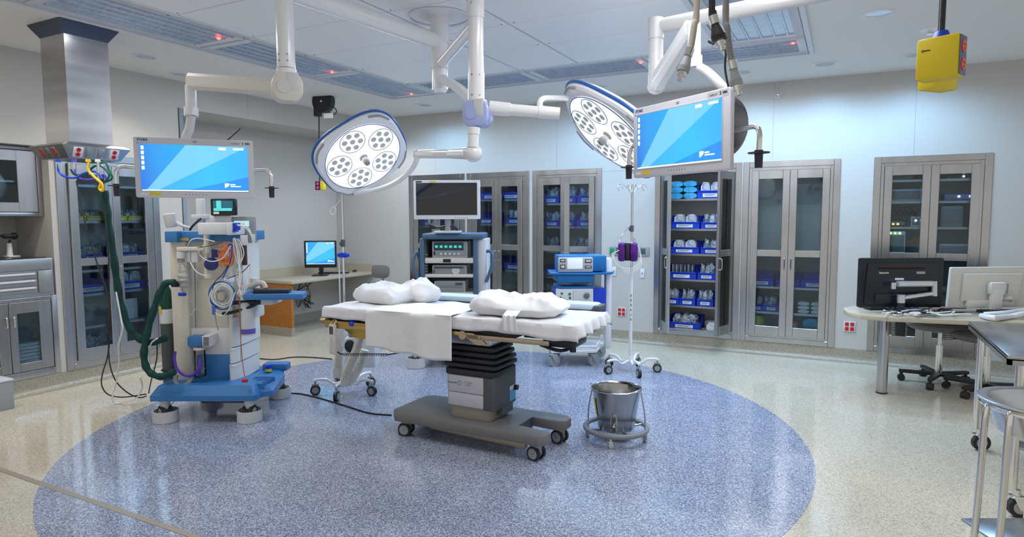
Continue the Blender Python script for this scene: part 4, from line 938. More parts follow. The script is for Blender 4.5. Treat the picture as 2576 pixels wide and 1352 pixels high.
def display(name, label, M, W_, H_, shell, bez=(.025, .025, .03, .045), mat_=None, depth=.07, icons=True, marks=True, num='1', cat='monitor'):
    D_ = thing(name, label, cat, M=M); L_, R__, T_, B_ = bez
    m = MB(); m.prism(rrect(W_, H_, .012), -.022, .0, b=.004); m.prism(rrect(W_ * .8, H_ * .75, .03), -depth, -.02, b=.012); m.build('housing', shell, D_)
    x0, x1, y0, y1 = -W_ / 2 + L_, W_ / 2 - R__, -H_ / 2 + B_, H_ / 2 - T_
    sw, sh = x1 - x0, y1 - y0; cx, cy = (x0 + x1) / 2, (y0 + y1) / 2
    m = MB(); m.box(-sw / 2, sw / 2, -sh / 2, sh / 2, -.0002, .0012); 
    k = .26 / sh if sh < .24 else 1
    s_ = m.build('screen', mat_ or scr_m, D_); s_.location = (cx, cy, 0)
    m = MB()
    for (a, b, c, d) in ((x0 - .004, x0, y0 - .004, y1 + .004), (x1, x1 + .004, y0 - .004, y1 + .004), (x0, x1, y0 - .004, y0), (x0, x1, y1, y1 + .004)): m.box(a, b, c, d, -.001, .003, b=.001)
    m.build('bezel_lip', shell, D_)
    if icons:
        def ic(nm, *bx):
            m = MB()
            m.box(*bx, .0012, .0018); m.build(nm, icon, D_)
        for i in range(5): yy = y1 - .018 - i * .028; ic('screen_icon', x0 + .008, x0 + .022, yy - .014, yy + .006)
        ic('taskbar', x0 + .005, x1 - .002, y0, y0 + .005)
        ic('screen_text', cx + sw * .22, cx + sw * .29, y1 - .022, y1 - .009); ic('screen_text', cx + sw * .36, cx + sw * .46, y1 - .019, y1 - .009)
        q = (cx + sw * .29, y0 + sh * .13); m = MB(); m.prism([(q[0] - .012, q[1] - .013), (q[0], q[1] - .008), (q[0] + .012, q[1] + .002), (q[0] + .012, q[1] + .013), (q[0] - .012, q[1] + .013)], .0012, .0018); m.build('screen_emblem', icon, D_)
        ic('screen_text', q[0] + .018, q[0] + .045, q[1] + .003, q[1] + .009); ic('screen_text', q[0] + .018, q[0] + .075, q[1] - .007, q[1] - .002)
    if marks:
        text('lettering', 'STORZ', .017, navy, D_, Matrix.Translation((-W_ / 2 + .045, H_ / 2 - T_ * .45, .0)), bold=.0006); m = MB(); m.box(-W_ / 2 + .015, -W_ / 2 + .075, H_ / 2 - T_ * .95, H_ / 2 - T_ * .88, 0, .0012); m.build('logo_bar', navy, D_)
        text('lettering', 'LED', .014, ink, D_, Matrix.Translation((0, H_ / 2 - T_ * .5, 0)))
        m = MB(); m.box(W_ / 2 - .13, W_ / 2 - .012, H_ / 2 - T_ * .9, H_ / 2 - T_ * .15, 0, .0006); m.build('name_sticker', pale, D_)
        text('lettering', 'DISPLAY', .012, ink, D_, Matrix.Translation((W_ / 2 - .095, H_ / 2 - T_ * .55, .0005))); text('lettering', num, .019, ink, D_, Matrix.Translation((W_ / 2 - .056, H_ / 2 - T_ * .5, .0005)), bold=.0006); text('lettering', 'OR3', .013, navy, D_, Matrix.Translation((W_ / 2 - .032, H_ / 2 - T_ * .5, .0005)), bold=.0008)
        m = MB(); m.box(-W_ / 2 + .07, -W_ / 2 + .125, -H_ / 2 + B_ * .3, -H_ / 2 + B_ * .75, 0, .0008); m.build('asset_sticker', yel, D_)
        m = MB(); m.box(-W_ / 2 + .02, -W_ / 2 + .06, -H_ / 2 + B_ * .35, -H_ / 2 + B_ * .65, 0, .0008); m.build('maker_sticker', packw, D_)
        m = MB()
        for i in range(7): m.box(-.06 + i * .018, -.056 + i * .018, -H_ / 2 + B_ * .4, -H_ / 2 + B_ * .58, 0, .0012)
        m.build('buttons', grey, D_)
    return D_
M1 = facing((-3.352, 2.472, 1.782), (-3.150 + 3.544, 2.706 - 2.227, -.001), (.033, -.033, .999))
D1 = display('display_screen', 'large display showing a blue desktop on the left ceiling arm', M1, .62, .34, mat('display shell lilac grey', (.62, .61, .68), .35), (.028, .03, .038, .040))
M2 = facing((-.686, 2.921, 1.853), (-.438 + .947, 2.744 - 3.099, .0), (-.03, .0, .999))
D2 = display('display_screen', 'large display showing a blue desktop on the right ceiling arm', M2, .625, .335, MATS['display shell lilac grey'], (.030, .045, .036, .044), num='2')
def bracket(D_, W_, H_):
    """chrome side handles with black grips, black aerial on top"""
    for s_ in (-1, 1):
        m = MB(); m.tube([(s_ * W_ * .4, -.01, -.05), (s_ * (W_ / 2 + .03), .0, -.06), (s_ * (W_ / 2 + .075), .0, -.06), (s_ * (W_ / 2 + .098), -.03, -.055), (s_ * (W_ / 2 + .10), -.1, -.05)], .0105, n=12, sm=5); h = m.build('side_handle', chrome, D_)
        m = MB(); x = s_ * (W_ / 2 + .10); m.cyl((x, -.095, -.05), (x, -.165, -.05), .017, .015); m.lathe([(.016, -.004), (.042, -.002), (.042, .003), (.016, .004)], (x, -.105, -.05), n=24, M=Matrix.Rotation(rad(90), 4, 'X')); m.build('grip', mat('dark plum grip', (.03, .022, .04), .35), h)
bracket(D1, .62, .34); bracket(D2, .625, .335)
m = MB(); m.tube([(.17, .17, -.04), (.20, .20, -.045), (.245, .245, -.05)], .004, n=8); part_label(m.build('aerial', black, D1), 'short black rod'); 
m = MB(); m.tube([(.265, .16, -.04), (.25, .25, -.03), (.262, .32, -.02), (.235, .35, -.02), (.18, .375, -.01)], .0045, n=8); m.tube([(.205, .362, -.01), (.18, .376, -.01)], .008, n=8, sm=1); part_label(m.build('gooseneck_microphone', black, D2), 'black gooseneck')
m = MB(); m.lathe([(.001, .05), (.09, .045), (.13, .0)], (.21, .02, -.07), n=36, M=Matrix.Rotation(PI, 4, 'X') ); m.build('rear_cover', lgrey, D2)
# spring arm, drop tube for display 1
h1 = Vector((P1.x, P1.y, zat(228, 3.48))); k1 = onD(480, 205, 3.86)
def beam(m, a, b, w0, h0, w1, h1_):
    a, b = Vector(a), Vector(b); d = (b - a).normalized(); s_ = d.cross(Vector((0, 0, 1))).normalized(); u = s_.cross(d)
    b2 = bmesh.new(); R0 = [b2.verts.new(a + s_ * x * w0 + u * y * h0) for x, y in ((-.5, -.3), (-.3, -.5), (.3, -.5), (.5, -.3), (.5, .3), (.3, .5), (-.3, .5), (-.5, .3))]
    R1 = [b2.verts.new(b + s_ * x * w1 + u * y * h1_) for x, y in ((-.5, -.3), (-.3, -.5), (.3, -.5), (.5, -.3), (.5, .3), (.3, .5), (-.3, .5), (-.5, .3))]
    for i in range(8): b2.faces.new((R0[i], R0[(i + 1) % 8], R1[(i + 1) % 8], R1[i]))
    b2.faces.new(R0); b2.faces.new(R1); bmesh.ops.recalc_face_normals(b2, faces=b2.faces[:]); m._add(b2)
m = MB(IB); beam(m, h1, k1, .07, .085, .065, .095); part_label(m.build('spring_arm', offw, t), 'boxy beige spring arm')
m = MB(IB); a, b = onD(479, 216, 3.86), onD(481, 272, 3.86); m.cyl(a, b, .031); m.cyl(b, onD(481, 292, 3.86), .041); m.build('drop_tube', white, t)
m = MB(IB); m.tube([onD(481, 292, 3.86), onD(476, 325, 3.86), onD(467, 350, 3.86), onD(468, 390, 3.86), M1 @ Vector((0, .0, -.065))], .026, n=14, sm=4); m.build('neck_tube', pale, t)
# right boom
b = thing('surgical_boom', 'white jointed ceiling arm carrying the right display', 'ceiling boom', (0, 0, 0))
pa = lambda y: onD(1650, y, 3.7)
m = MB(); m.cyl(pa(48), pa(100), .045); m.cyl(pa(98), pa(185), .041); m.build('pole', pale, b)
m = MB(); m.cyl(pa(185), pa(222), .043, .046); m.ball(pa(220), .05, (1, 1, .8), n=20); m.build('lower_joint', pale, b)
q0 = onD(1660, 66, 3.7); q1 = onD(2300, -64, 2.9); m = MB(); m.cyl(q0, q1, .042, .042, n=24); part_label(m.build('arm', pale, b), 'long horizontal arm')
m = MB(); m.cyl((q1.x, q1.y, q1.z - .05), (q1.x, q1.y, H), .055, n=24); m.cyl((q1.x, q1.y, H - .03), (q1.x, q1.y, H), .15, n=32); m.build('ceiling_mount', white, b)
m = MB(); beam(m, pa(212), onD(1737, 72, 3.25), .07, .11, .06, .10); part_label(m.build('spring_arm', white, b), 'slanted box-section spring arm')
pb = lambda y: onD(1746, y, 3.2)
m = MB(); m.cyl(pb(60), pb(150), .033); m.cyl(pb(142), pb(172), .04); m.build('drop_tube', pale, b)
m = MB(); m.tube([pb(165), onD(1775, 178, 3.15), onD(1810, 210, 3.1), onD(1830, 240, 3.1), onD(1830, 290, 3.08), M2 @ Vector((.05, .02, -.065))], .022, n=14, sm=5); m.build('neck_tube', pale, b)
# ------------------------------------------------------------------ gas hoses from the ceiling, right
def gas_hose(label, pts, r, mt, d, col=lgrey, ferr=.022):
    g = thing('gas_hose', label, 'hose', (0, 0, 0)); P = [onD(x, y, d) for x, y in pts]
    top = P[0].copy(); top.z = H
    m = MB(); m.tube([top] + P, r, n=12, sm=5); m.build('hose', mt, g)
    e = P[-1]; dr = (P[-1] - P[-2]).normalized(); m = MB(); m.cyl(e - dr * .02, e + dr * .022, .013, ferr, n=20); m.cyl(e + dr * .02, e + dr * .038, ferr, n=20); m.build('collar', col, g)
    m = MB(); m.cyl(e + dr * .036, e + dr * .056, .016, .016); m.cyl(e + dr * .054, e + dr * .074, .011); m.build('fitting', chrome, g); m = MB(); m.cyl(e - dr * .05, e - dr * .02, r * 1.35); m.build('ferrule', chrome, g)
    m = MB(); m.cyl((top.x, top.y, H - .012), (top.x, top.y, H), .05, n=28); m.build('ceiling_outlet', white, g)
gas_hose('beige grey gas hose hanging left of the black hose', [(1753, 5), (1747, 60), (1738, 118), (1726, 155)], .0115, mat('beige hose', (.40, .36, .30), .5), 2.3)
gas_hose('black gas hose with a wide black collar hanging from the ceiling', [(1791, 0), (1794, 30), (1799, 60), (1803, 75)], .0115, black, 2.2, black, .026)
gas_hose('long grey gas hose hanging in front of the right display corner', [(1826, 0), (1829, 70), (1836, 130), (1848, 188)], .0115, mat('grey hose', (.22, .21, .21), .5), 2.25)
# ------------------------------------------------------------------ yellow outlet boxes
def outlet_box(label, C, rz, s=1.0):
    g = thing('hanging_outlet_box', label, 'outlet box', C, rz)
    m = MB(); m.box(-.055 * s, .055 * s, -.03 * s, .03 * s, -.06 * s, .06 * s, b=.008); bd = m.build('box', yel, g)
    m = MB(); m.box(.0545 * s, .0565 * s, -.026 * s, .026 * s, -.055 * s, .055 * s, b=.003); m.build('cover_plate', mat('blue grey plate', (.10, .14, .26), .4), g)
    for zz_ in (-.025, .025):
        m = MB(); m.cyl((.056 * s, 0, zz_ * s), (.0595 * s, 0, zz_ * s), .017 * s, n=22); r_ = m.build('receptacle', orng, g)
        m = MB(); 
        for (yy, zq) in ((-.006, .004), (.006, .004), (0, -.007)): m.box(.0594 * s, .0602 * s, (yy - .0012) * s, (yy + .0012) * s, (zz_ + zq - .003) * s, (zz_ + zq + .003) * s)
        m.build('slots', ink, r_)
    m = MB(); m.cyl((0, 0, .058 * s), (0, 0, .078 * s), .024 * s, .016 * s); m.build('gland', bblue, g)
    m = MB(); m.cyl((0, 0, .07 * s), (0, 0, H - C[2]), .0075, n=10); m.build('cable', black, g)
    m = MB(); m.box(-.035 * s, -.018 * s, -.0308 * s, -.0298 * s, .022 * s, .025 * s); m.torus((-.037 * s, -.0303 * s, .0235 * s), .003, .0008, n=12, m=4, M=Matrix.Rotation(rad(90), 4, 'X')); m.build('molded_mark', ink, g)
    return g
c = onD(2366, 148, 1.86); outlet_box('larger yellow hanging outlet box with orange sockets, in front of the other', c, rad(-24))
c = onD(2360, 180, 2.02); outlet_box('yellow hanging outlet box half hidden behind the nearer one', c, rad(50))
# ------------------------------------------------------------------ cord reel
c = onZ(778, 238, H); rp = Vector((c.x + .02, c.y, 0))
dr = rp.xy.length; p = onD(814, 256, (rp.x * fw.x + rp.y * fw.y) / math.hypot(fw.x, fw.y)); 
t = thing('cord_reel', 'black cord reel hanging from the ceiling left of the lamp head', 'cord reel', p, YAW + rad(-15)); dp = (p - CAMP).dot(fw) ; k = dp / FPX
m = MB(); m.cyl((0, -.035, 0), (0, .035, 0), 28 * k, n=36); m.torus((0, -.035, 0), 26 * k, .008, n=36, m=6, M=Matrix.Rotation(rad(90), 4, 'X')); m.box(-26 * k, -8 * k, -.03, .03, -36 * k, -2 * k, b=.01); m.build('reel_drum', black, t)
m = MB(); m.cyl((-.01, -.036, 0), (-.01, -.04, 0), .012); m.box(-30 * k, -25 * k, -.035, .035, -16 * k, 28 * k); m.box(-30 * k, 0, -.03, .03, 27 * k, 30 * k); m.cyl((-14 * k, 0, 29 * k), (-14 * k, 0, H - p.z), .012)
m.build('bracket', offw, t)
m = MB(); m.tube([(-14 * k, 0, -34 * k), (-16 * k, 0, -120 * k), (-17 * k, 0, -198 * k)], .008, n=8); m.build('cord', rubber, t)
m = MB(); m.tube([(10 * k, 0, -20 * k), (26 * k, 0, -14 * k), (36 * k, 0, -26 * k), (24 * k, 0, -34 * k), (14 * k, 0, -26 * k)], .006, n=8); m.build('cord_loop', black, t)
m = MB(); m.box(2 * k, 28 * k, -.02, -.018, -42 * k, -30 * k); m.build('tag', paper, t)
bx = MB(Matrix.Translation((-14 * k, 0, -210 * k))); bx.box(-11 * k, 11 * k, -.03, .03, -11 * k, 11 * k, b=.006); bxo = bx.build('outlet_box', yel, t)
bx = MB(Matrix.Translation((-14 * k, 0, -210 * k))); bx.box(-12 * k, 2 * k, -.033, -.03, -11 * k, 11 * k); bx.m(orng); 
for zz_ in (-5, 5): bx.cyl((-5 * k, -.032, zz_ * k), (-5 * k, -.037, zz_ * k), 3.6 * k, n=16)
bx.build('receptacle_plate', mat('purple navy plate', (.04, .02, .18), .4), bxo)
# ------------------------------------------------------------------ stainless service column
A = onD(160, 85, 4.53); XF, YF = A.x, A.y; Y2 = onX(270, 85, XF).y; X2 = onY(100, 92, YF).x
zb = onX(175, 356, XF).z
t = thing('service_column', 'stainless steel ceiling service column with red outlets at its foot, upper left', 'service column', ((XF + X2) / 2, (YF + Y2) / 2, H))
w, d = (XF - X2) / 2, (Y2 - YF) / 2; hz = H - zb
m = MB(); m.box(-w, w, -d, d, -hz, 0); m.build('column_sleeve', steelh, t)
def loft(m, secs):
    b2 = bmesh.new(); rr_ = [[b2.verts.new((sx_ * a_, sy_ * b_, z_)) for sx_, sy_ in ((-1, -1), (1, -1), (1, 1), (-1, 1))] for a_, b_, z_ in secs]
    for A_, B_ in zip(rr_, rr_[1:]):
        for i in range(4): b2.faces.new((A_[i], A_[(i + 1) % 4], B_[(i + 1) % 4], B_[i]))
    b2.faces.new(rr_[0]); b2.faces.new(rr_[-1]); bmesh.ops.recalc_face_normals(b2, faces=b2.faces[:]); m._add(b2)
m = MB(); loft(m, [(w + .001, d + .001, -.09), (w + .055, d + .055, -.004)]); m.build('ceiling_collar', mat('dark blue steel', (.06, .075, .11), .35, .6), t)
cs = MB(); W1, D1_ = w + .07, d + .09; W0, D0 = w + .03, d + .03
loft(cs, [(w + .0, d + .0, -hz + .002), (w + .05, d + .06, -hz - .015), (W1, D1_, -hz - .03), (W0, D0, -hz - .12)]); con = cs.build('console', steel, t, ang=20)
# outlets on the two visible sloping faces
def slope(face):
    if face == 'x': a, b_ = Vector((W1, 0, -hz - .03)), Vector((W0, 0, -hz - .12)); u = Vector((0, 1, 0))
    else: a, b_ = Vector((0, -D1_, -hz - .03)), Vector((0, -D0, -hz - .12)); u = Vector((1, 0, 0))
    up = (a - b_).normalized(); c = (a + b_) / 2; return facing(c, u, up)
for face, xs in (('x', (-.13, -.045, .04, .125)), ('y', (-.085, -.01, .07))):
    Ms = slope(face)
    for i, x in enumerate(xs):
        red_ = (i in (0, len(xs) - 1))
        m = MB(Ms); m.box(x - .034, x + .034, -.038, .038, 0, .003, b=.001); pl_ = m.build('outlet_plate', packw if red_ and face == 'x' else dsteel, con)
        m = MB(Ms)
        if red_:
            for yy in (-.018, .018): m.cyl((x, yy, .002), (x, yy, .006), .0155, n=16)
            m.build('receptacle', redp, con)
        else:
            for yy in (-.03, .03): m.cyl((x, yy, .002), (x, yy, .006), .005, n=8)
            m.build('gas_outlet', chrome, con)
# short gas hoses under the console
def simple(name, mt, pts, r, label, cat, d=4.55, n=8, sm=5, grp=None, kind=None):
    m = MB(); P = [onD(*(p if len(p) == 3 else (*p, d + (max(0, (p[1] - 850) / 160) * .72 if name == 'power_cable' else 0)))) for p in pts]
    for q in P: q.z = max(q.z, .008)
    m.tube(P, r, n=n, sm=sm); return tag(m.build(name, mt), label, cat, grp, kind)
simple('gas_line', bluet, [(147, 412), (148, 432), (165, 445), (190, 447), (215, 435), (240, 432), (258, 450)], .008, 'blue gas line looping under the steel service column', 'hose', 4.5)
simple('gas_line', greent, [(176, 408), (178, 425), (190, 440), (215, 440), (235, 420), (255, 418), (275, 440), (262, 460)], .008, 'green gas line looping under the steel service column', 'hose', 4.55)
simple('gas_line', yelt, [(222, 412), (223, 430), (240, 448), (256, 463), (258, 480), (250, 475), (255, 460)], .009, 'yellow gas line knotted under the steel service column', 'hose', 4.45)
simple('gas_line', purt, [(187, 420), (195, 445), (215, 452), (240, 450), (262, 440), (268, 460)], .007, 'violet gas line looping under the steel service column', 'hose', 4.6)
simple('gas_line', greent, [(248, 412), (265, 410), (275, 430), (282, 448), (268, 458)], .007, 'dark green gas line at the right end of the service column', 'hose', 4.62)
for i, (x, c_, nm) in enumerate(((147, bluet, 'blue'), (175, greent, 'green'), (222, yelt, 'yellow'), (186, purt, 'violet'), (246, packw, 'white'))):
    g = thing('gas_connector', f'{nm} collared gas connector under the steel service column', 'connector', onD(x, 408, 4.5)); m = MB(); m.cyl((0, 0, .02), (0, 0, 0), .016, .018); m.build('collar', c_, g); m = MB(); m.cyl((0, 0, 0), (0, 0, -.05 if i != 4 else -.14), .009); m.build('fitting', chrome, g)
# green sleeve down to the anaesthesia machine and the black cables
SL = [(262, 480), (268, 520), (274, 570), (285, 640), (293, 700), (303, 760), (318, 810), (338, 842), (365, 860), (395, 860), (420, 848)]
m = MB(); P = [onD(x, y, 4.50 + .02 * i) for i, (x, y) in enumerate(SL)]; m.tube(P, lambda s_: .024 + .003 * math.sin(s_ * 60), n=12, sm=6); tag(m.build('hose_sleeve', green), 'long green cloth hose sleeve hanging from the service column to the machine', 'hose')
SL = [(440, 712), (420, 712), (403, 735), (385, 785), (370, 840), (362, 890), (368, 925), (385, 943), (410, 948), (440, 935)]
m = MB(); P = [onD(x, y, 4.62) for i, (x, y) in enumerate(SL)]; m.tube(P, lambda s_: .024 + .003 * math.sin(s_ * 60), n=12, sm=6); tag(m.build('hose_sleeve', green), 'shorter green hose sleeve looping at the left side of the anaesthesia machine', 'hose')
simple('power_cable', rubber, [(192, 455), (205, 520), (225, 600), (250, 680), (270, 740), (277, 810), (272, 890), (258, 940), (256, 970), (272, 993), (310, 1000), (368, 992)], .005, 'black cable hanging from the service column and looping near the floor', 'cable', 4.45)
simple('power_cable', rubber, [(262, 500), (272, 620), (275, 740), (273, 860), (277, 920), (292, 960), (320, 988), (350, 1001), (368, 997)], .005, 'second black cable behind the green sleeve, curving to the machine base', 'cable', 4.5)
simple('power_cable', wcab, [(292, 735), (304, 800), (308, 830), (298, 870), (300, 910), (293, 960), (283, 1000), (290, 1018), (320, 1012), (345, 1000), (358, 975), (352, 950)], .0055, 'white cable hanging beside the green sleeve and looping at the floor', 'cable', 4.4)
simple('power_cable', rubber, [(395, 868), (394, 905), (380, 960), (374, 990)], .005, 'short black cable left of the oxygen cylinder', 'cable', 4.75)
simple('power_cable', wcab, [(396, 852), (380, 865), (376, 890), (378, 915)], .005, 'short white cable crossing the green sleeve loop', 'cable', 4.5)
# ------------------------------------------------------------------ helpers for things that face the camera side of the room
FH = Vector((fw.x, fw.y, 0)).normalized(); RH = Vector((math.cos(YAW), math.sin(YAW), 0))
def onH(px, py, hd): d = ray(px, py); return CAMP + d * (hd / d.dot(FH))
def frame_for(px, hd, rz=0):
    p = onH(px, 900, hd); p.z = 0; return Matrix.Translation(p) @ Matrix.Rotation(YAW + rz, 4, 'Z')
class Loc:
    """measures in the local frame of a thing standing on the floor"""
    def __init__(s, M): s.M = M; s.I = M.inverted(); s.hd0 = (M.translation - CAMP).dot(FH)
    def p(s, px, py, dy=0): return s.I @ onH(px, py, s.hd0 + dy)
    def box(s, m, px0, px1, py0, py1, y0, y1, b=.004):
        a = s.p(px0, (py0 + py1) / 2, y0); c = s.p(px1, (py0 + py1) / 2, y0); t_ = s.p((px0 + px1) / 2, py0, y0); u = s.p((px0 + px1) / 2, py1, y0)
        m.box(a.x, c.x, y0, y1, u.z, t_.z, b=b); return (a.x, c.x, u.z, t_.z)
# ------------------------------------------------------------------ anaesthesia machine
Ma = frame_for(506, 4.56); A_ = Loc(Ma)
t = thing('anaesthesia_machine', 'cream and blue anaesthesia machine on a wide blue wheeled base', 'anaesthesia machine', M=Ma)
m = MB(); b2 = bmesh.new()
ol = [(-.385, .0), (.36, .0), (.385, .03), (.385, .10), (.46, .13), (.40, .55), (.33, .72), (-.25, .72), (-.385, .2)]
zt = lambda x, y: .215 + .075 * min(1, max(0, (y - .0) / .22)) * (1 if x < .38 else .25)
zb_ = lambda x, y: .165
cx_, cy_ = 0, .35
lo = [b2.verts.new((x, y, .165)) for x, y in ol]; mi = [b2.verts.new((x, y, .205 if y < .5 else .23)) for x, y in ol]; hi = [b2.verts.new((cx_ + (x - cx_) * .90, cy_ + (y - cy_) * .86, .27 if x < .4 else .235)) for x, y in ol]
for A, B in ((lo, mi), (mi, hi)):
    for i in range(len(ol)): j = (i + 1) % len(ol); b2.faces.new((A[i], A[j], B[j], B[i]))
b2.faces.new(lo); b2.faces.new(hi); bmesh.ops.recalc_face_normals(b2, faces=b2.faces[:]); m._add(b2)
m.box(.20, .40, .60, .71, .24, .30, b=.012)
for i in range(7): m.box(.25 + .0 * i, .40, .12 + .035 * i, .132 + .035 * i, .23, .262)
m.build('base', gblue, t)
def ringcaster(par, x, y, r=.088, h=.085, rz=0):
    m = MB(); m.lathe([(r * .9, .0), (r, .004), (r, h), (r * .9, h), (r * .9, .0)], (x, y, 0), n=36); rg = m.build('caster_guard', pale, par)
    m = MB(); m.cyl((x, y, .10), (x, y, .19), .032, .04); m.build('caster_stem', pale, rg)
    for s_ in (-1, 1):
        a = Vector((math.cos(rz), math.sin(rz), 0)); m = MB(); c = Vector((x, y, .06)); m.m(rubber); m.cyl(c + a * s_ * .012, c + a * s_ * .036, .06, n=24); m.m(offw); m.cyl(c + a * s_ * .011, c + a * s_ * .038, .04, n=18); m.build('wheel', None, rg)
    return rg
for (x, y, a) in ((-.31, .06, .8), (.31, .06, 0), (.31, .68, .5), (-.25, .66, .2)): ringcaster(t, x, y, rz=a)
m = MB(); m.box(-.12, .02, .2, .5, .09, .17, b=.01); m.box(.04, .28, .1, .5, .12, .168, b=.01); m.build('under_tank', dgrey, t)
cream = mat('machine cream', (.72, .67, .56), .4); cream2 = mat('machine grey white', (.74, .73, .70), .38); orl = mat('gold trim', (.45, .33, .1), .4)
m = MB(); A_.box(m, 432, 474, 583, 965, .22, .62, b=.006); o = m.build('side_column', cream, t)
m = MB(); A_.box(m, 474, 582, 598, 826, .26, .66); A_.box(m, 474, 582, 826, 893, .24, .66); m.build('body', cream2, t)
m = MB(); A_.box(m, 504, 581, 893, 964, .23, .6); A_.box(m, 472, 506, 893, 964, .26, .6); m.build('lower_panel', gblue, t)
m = MB(); 
for (y0, y1) in ((600, 700), (704, 822)): A_.box(m, 497, 572, y0, y1, .252, .27, b=.006)
m.build('front_cover', cream, t)
# curved drawer stack on the right
def curved(m, px0, px1, py0, py1, dep0, bulge, back=.62, n=10):
    p0 = A_.p(px0, py1, dep0); p1 = A_.p(px1, py0, back - .1); pts = []
    cxx, cyy = p0.x + (p1.x - p0.x) * .96, dep0 - bulge
    for i in range(n + 1): u = i / n; pts.append(((1 - u) ** 2 * p0.x + 2 * u * (1 - u) * cxx + u * u * p1.x, (1 - u) ** 2 * dep0 + 2 * u * (1 - u) * cyy + u * u * (back - .1)))
    pts += [(p1.x, back), (p0.x, back)]; m.prism(pts, A_.p(px0, py1, dep0).z, A_.p(px0, py0, dep0).z, b=.002, n=1)
for i, (y0, y1) in enumerate(((803, 874), (877, 915), (918, 962))):
    m = MB(); curved(m, 579, 641, y0, y1, .2, .05); dr_ = m.build('drawer', cream2, t)
    m = MB(); curved(m, 581, 640, y0 + 1, y0 + 6, .192, .056, .62); m.build('drawer_lip', white, dr_)
m = MB(); A_.box(m, 582, 612, 600, 803, .3, .62); m.build('right_body', cream2, t)
m = MB(); A_.box(m, 414, 445, 583, 610, .15, .66); A_.box(m, 440, 606, 583, 608, .2, .66); m.build('top_shelf', gblue, t)
m = MB(); A_.box(m, 452, 475, 599, 606, .195, .2, b=0); m.build('name_plate', orl, t)
# patient monitor module + screens on top
m = MB(); A_.box(m, 497, 571, 561, 591, .02, .22, b=.008); A_.box(m, 569, 584, 560, 592, .0, .22, b=.006); mod = m.build('module_rack', packw, t)
m = MB(); A_.box(m, 582, 592, 561, 580, .01, .1); m.m(bblue); A_.box(m, 584, 594, 580, 584, .0, .05); m.build('module_plugs', None, mod)
m = MB(); A_.box(m, 529, 591, 500, 543, .22, .27, b=.008); ms = m.build('patient_monitor', blackm, t)
m = MB(); A_.box(m, 536, 585, 505, 526, .215, .222, b=.001); m.m(mat('cyan trace', (.1, .6, .6), .4, emis=(.1, .55, .55), es=.45)); A_.box(m, 544, 556, 505, 528, .212, .216, b=0); A_.box(m, 537, 583, 524, 531, .212, .216, b=0); m.m(packw); A_.box(m, 537, 551, 533, 539, .215, .219, b=0)
m.build('monitor_screen', mat('dark teal screen', (.01, .05, .07), .2, emis=(.02, .14, .2), es=.6), ms)
m = MB(); A_.box(m, 526, 578, 543, 562, .25, .4, b=.005)
m.build('monitor_foot', pale, t)
m = MB(); A_.box(m, 577, 639, 545, 612, .28, .33, b=.006); pn = m.build('side_screen', lgrey, t)
m = MB(); A_.box(m, 589, 626, 556, 570, .274, .281, b=0); m.build('side_screen_display', mat('green grey lcd', (.3, .5, .48), .3, emis=(.3, .55, .5), es=.8), pn)
m = MB(); A_.box(m, 493, 511, 500, 562, .32, .36, b=.006); A_.box(m, 480, 526, 540, 552, .3, .4, b=.006); m.build('monitor_stand', pale, t)
# cup on an arm
m = MB(); c0 = A_.p(432, 572, .2); m.lathe([(.001, 0), (.036, 0), (.04, .01), (.044, .095), (.04, .10), (.036, .092), (.03, .02), (.001, .02)], c0, n=24, M=Matrix.Rotation(rad(-8), 4, 'Y')); m.tube([A_.p(444, 560, .2), A_.p(455, 567, .2), A_.p(480, 574, .2)], lambda s_: .016 - .008 * s_, n=8); m.build('cup_arm', pale, t)
m = MB(); m.tube([A_.p(477, 580, .1), A_.p(483, 571, .1), A_.p(494, 560, .1), A_.p(506, 550, .1)], .008, n=6); m.build('cable_tie', black, t)
# pole + arm under the module
m = MB(); m.cyl(A_.p(519, 592, .16), A_.p(521, 700, .16), .019); m.cyl(A_.p(520, 618, .16), A_.p(520, 638, .16), .03); m.cyl(A_.p(525, 690, .16), A_.p(525, 700, .16), .025); m.build('accessory_pole', cream, t)
m = MB(); A_.box(m, 443, 512, 622, 632, .12, .16, b=.006); ar = m.build('bag_arm', cream, t)
m = MB(); m.cyl(A_.p(455, 634, .14), A_.p(455, 650, .14), .031); m.m(lgrey); m.cyl(A_.p(455, 650, .14), A_.p(456, 661, .14), .024)
m.build('bag_mount', packw, ar)
bagm = mat('breathing bag film', (.72, .70, .68), .15, noise=.35, nscale=25, alpha=.75)
m = MB(); P = [A_.p(x, y, .14) for x, y in ((456, 664), (462, 685), (462, 705), (466, 725), (458, 730))]; m.tube(P, lambda s_: .012 + .026 * math.sin(PI * min(1, s_ * 1.05)) ** .7 * (1 + .18 * math.sin(s_ * 40)), n=12, sm=6); m.build('breathing_bag', bagm, t)
m = MB(); A_.box(m, 480, 497, 634, 661, .14, .2); A_.box(m, 468, 479, 634, 660, .15, .2); m.build('sample_block', packw, t)
m = MB(); A_.box(m, 429, 460, 709, 723, .12, .17, b=.005); c = m.build('hose_coupling', black, t); m = MB(); A_.box(m, 453, 460, 711, 722, .115, .125, b=.001); m.build('coupling_ring', yel, c)
m = MB(); m.cyl(A_.p(450, 741, .14), A_.p(467, 741, .14), .013); m.build('valve', bblue, t); 
m = MB(); m.cyl(A_.p(459, 728, .14), A_.p(459, 737, .14), .007); m.tube([A_.p(460, 745, .14), A_.p(460, 770, .14), A_.p(461, 800, .14), A_.p(475, 798, .14), A_.p(495, 775, .14)], .003, n=6); m.build('drip_tube', offw, t)
# side frame lines
m = MB(); m.cyl(A_.p(490, 658, .24), A_.p(492, 825, .24), .004); m.build('trim_rod', grey, t)
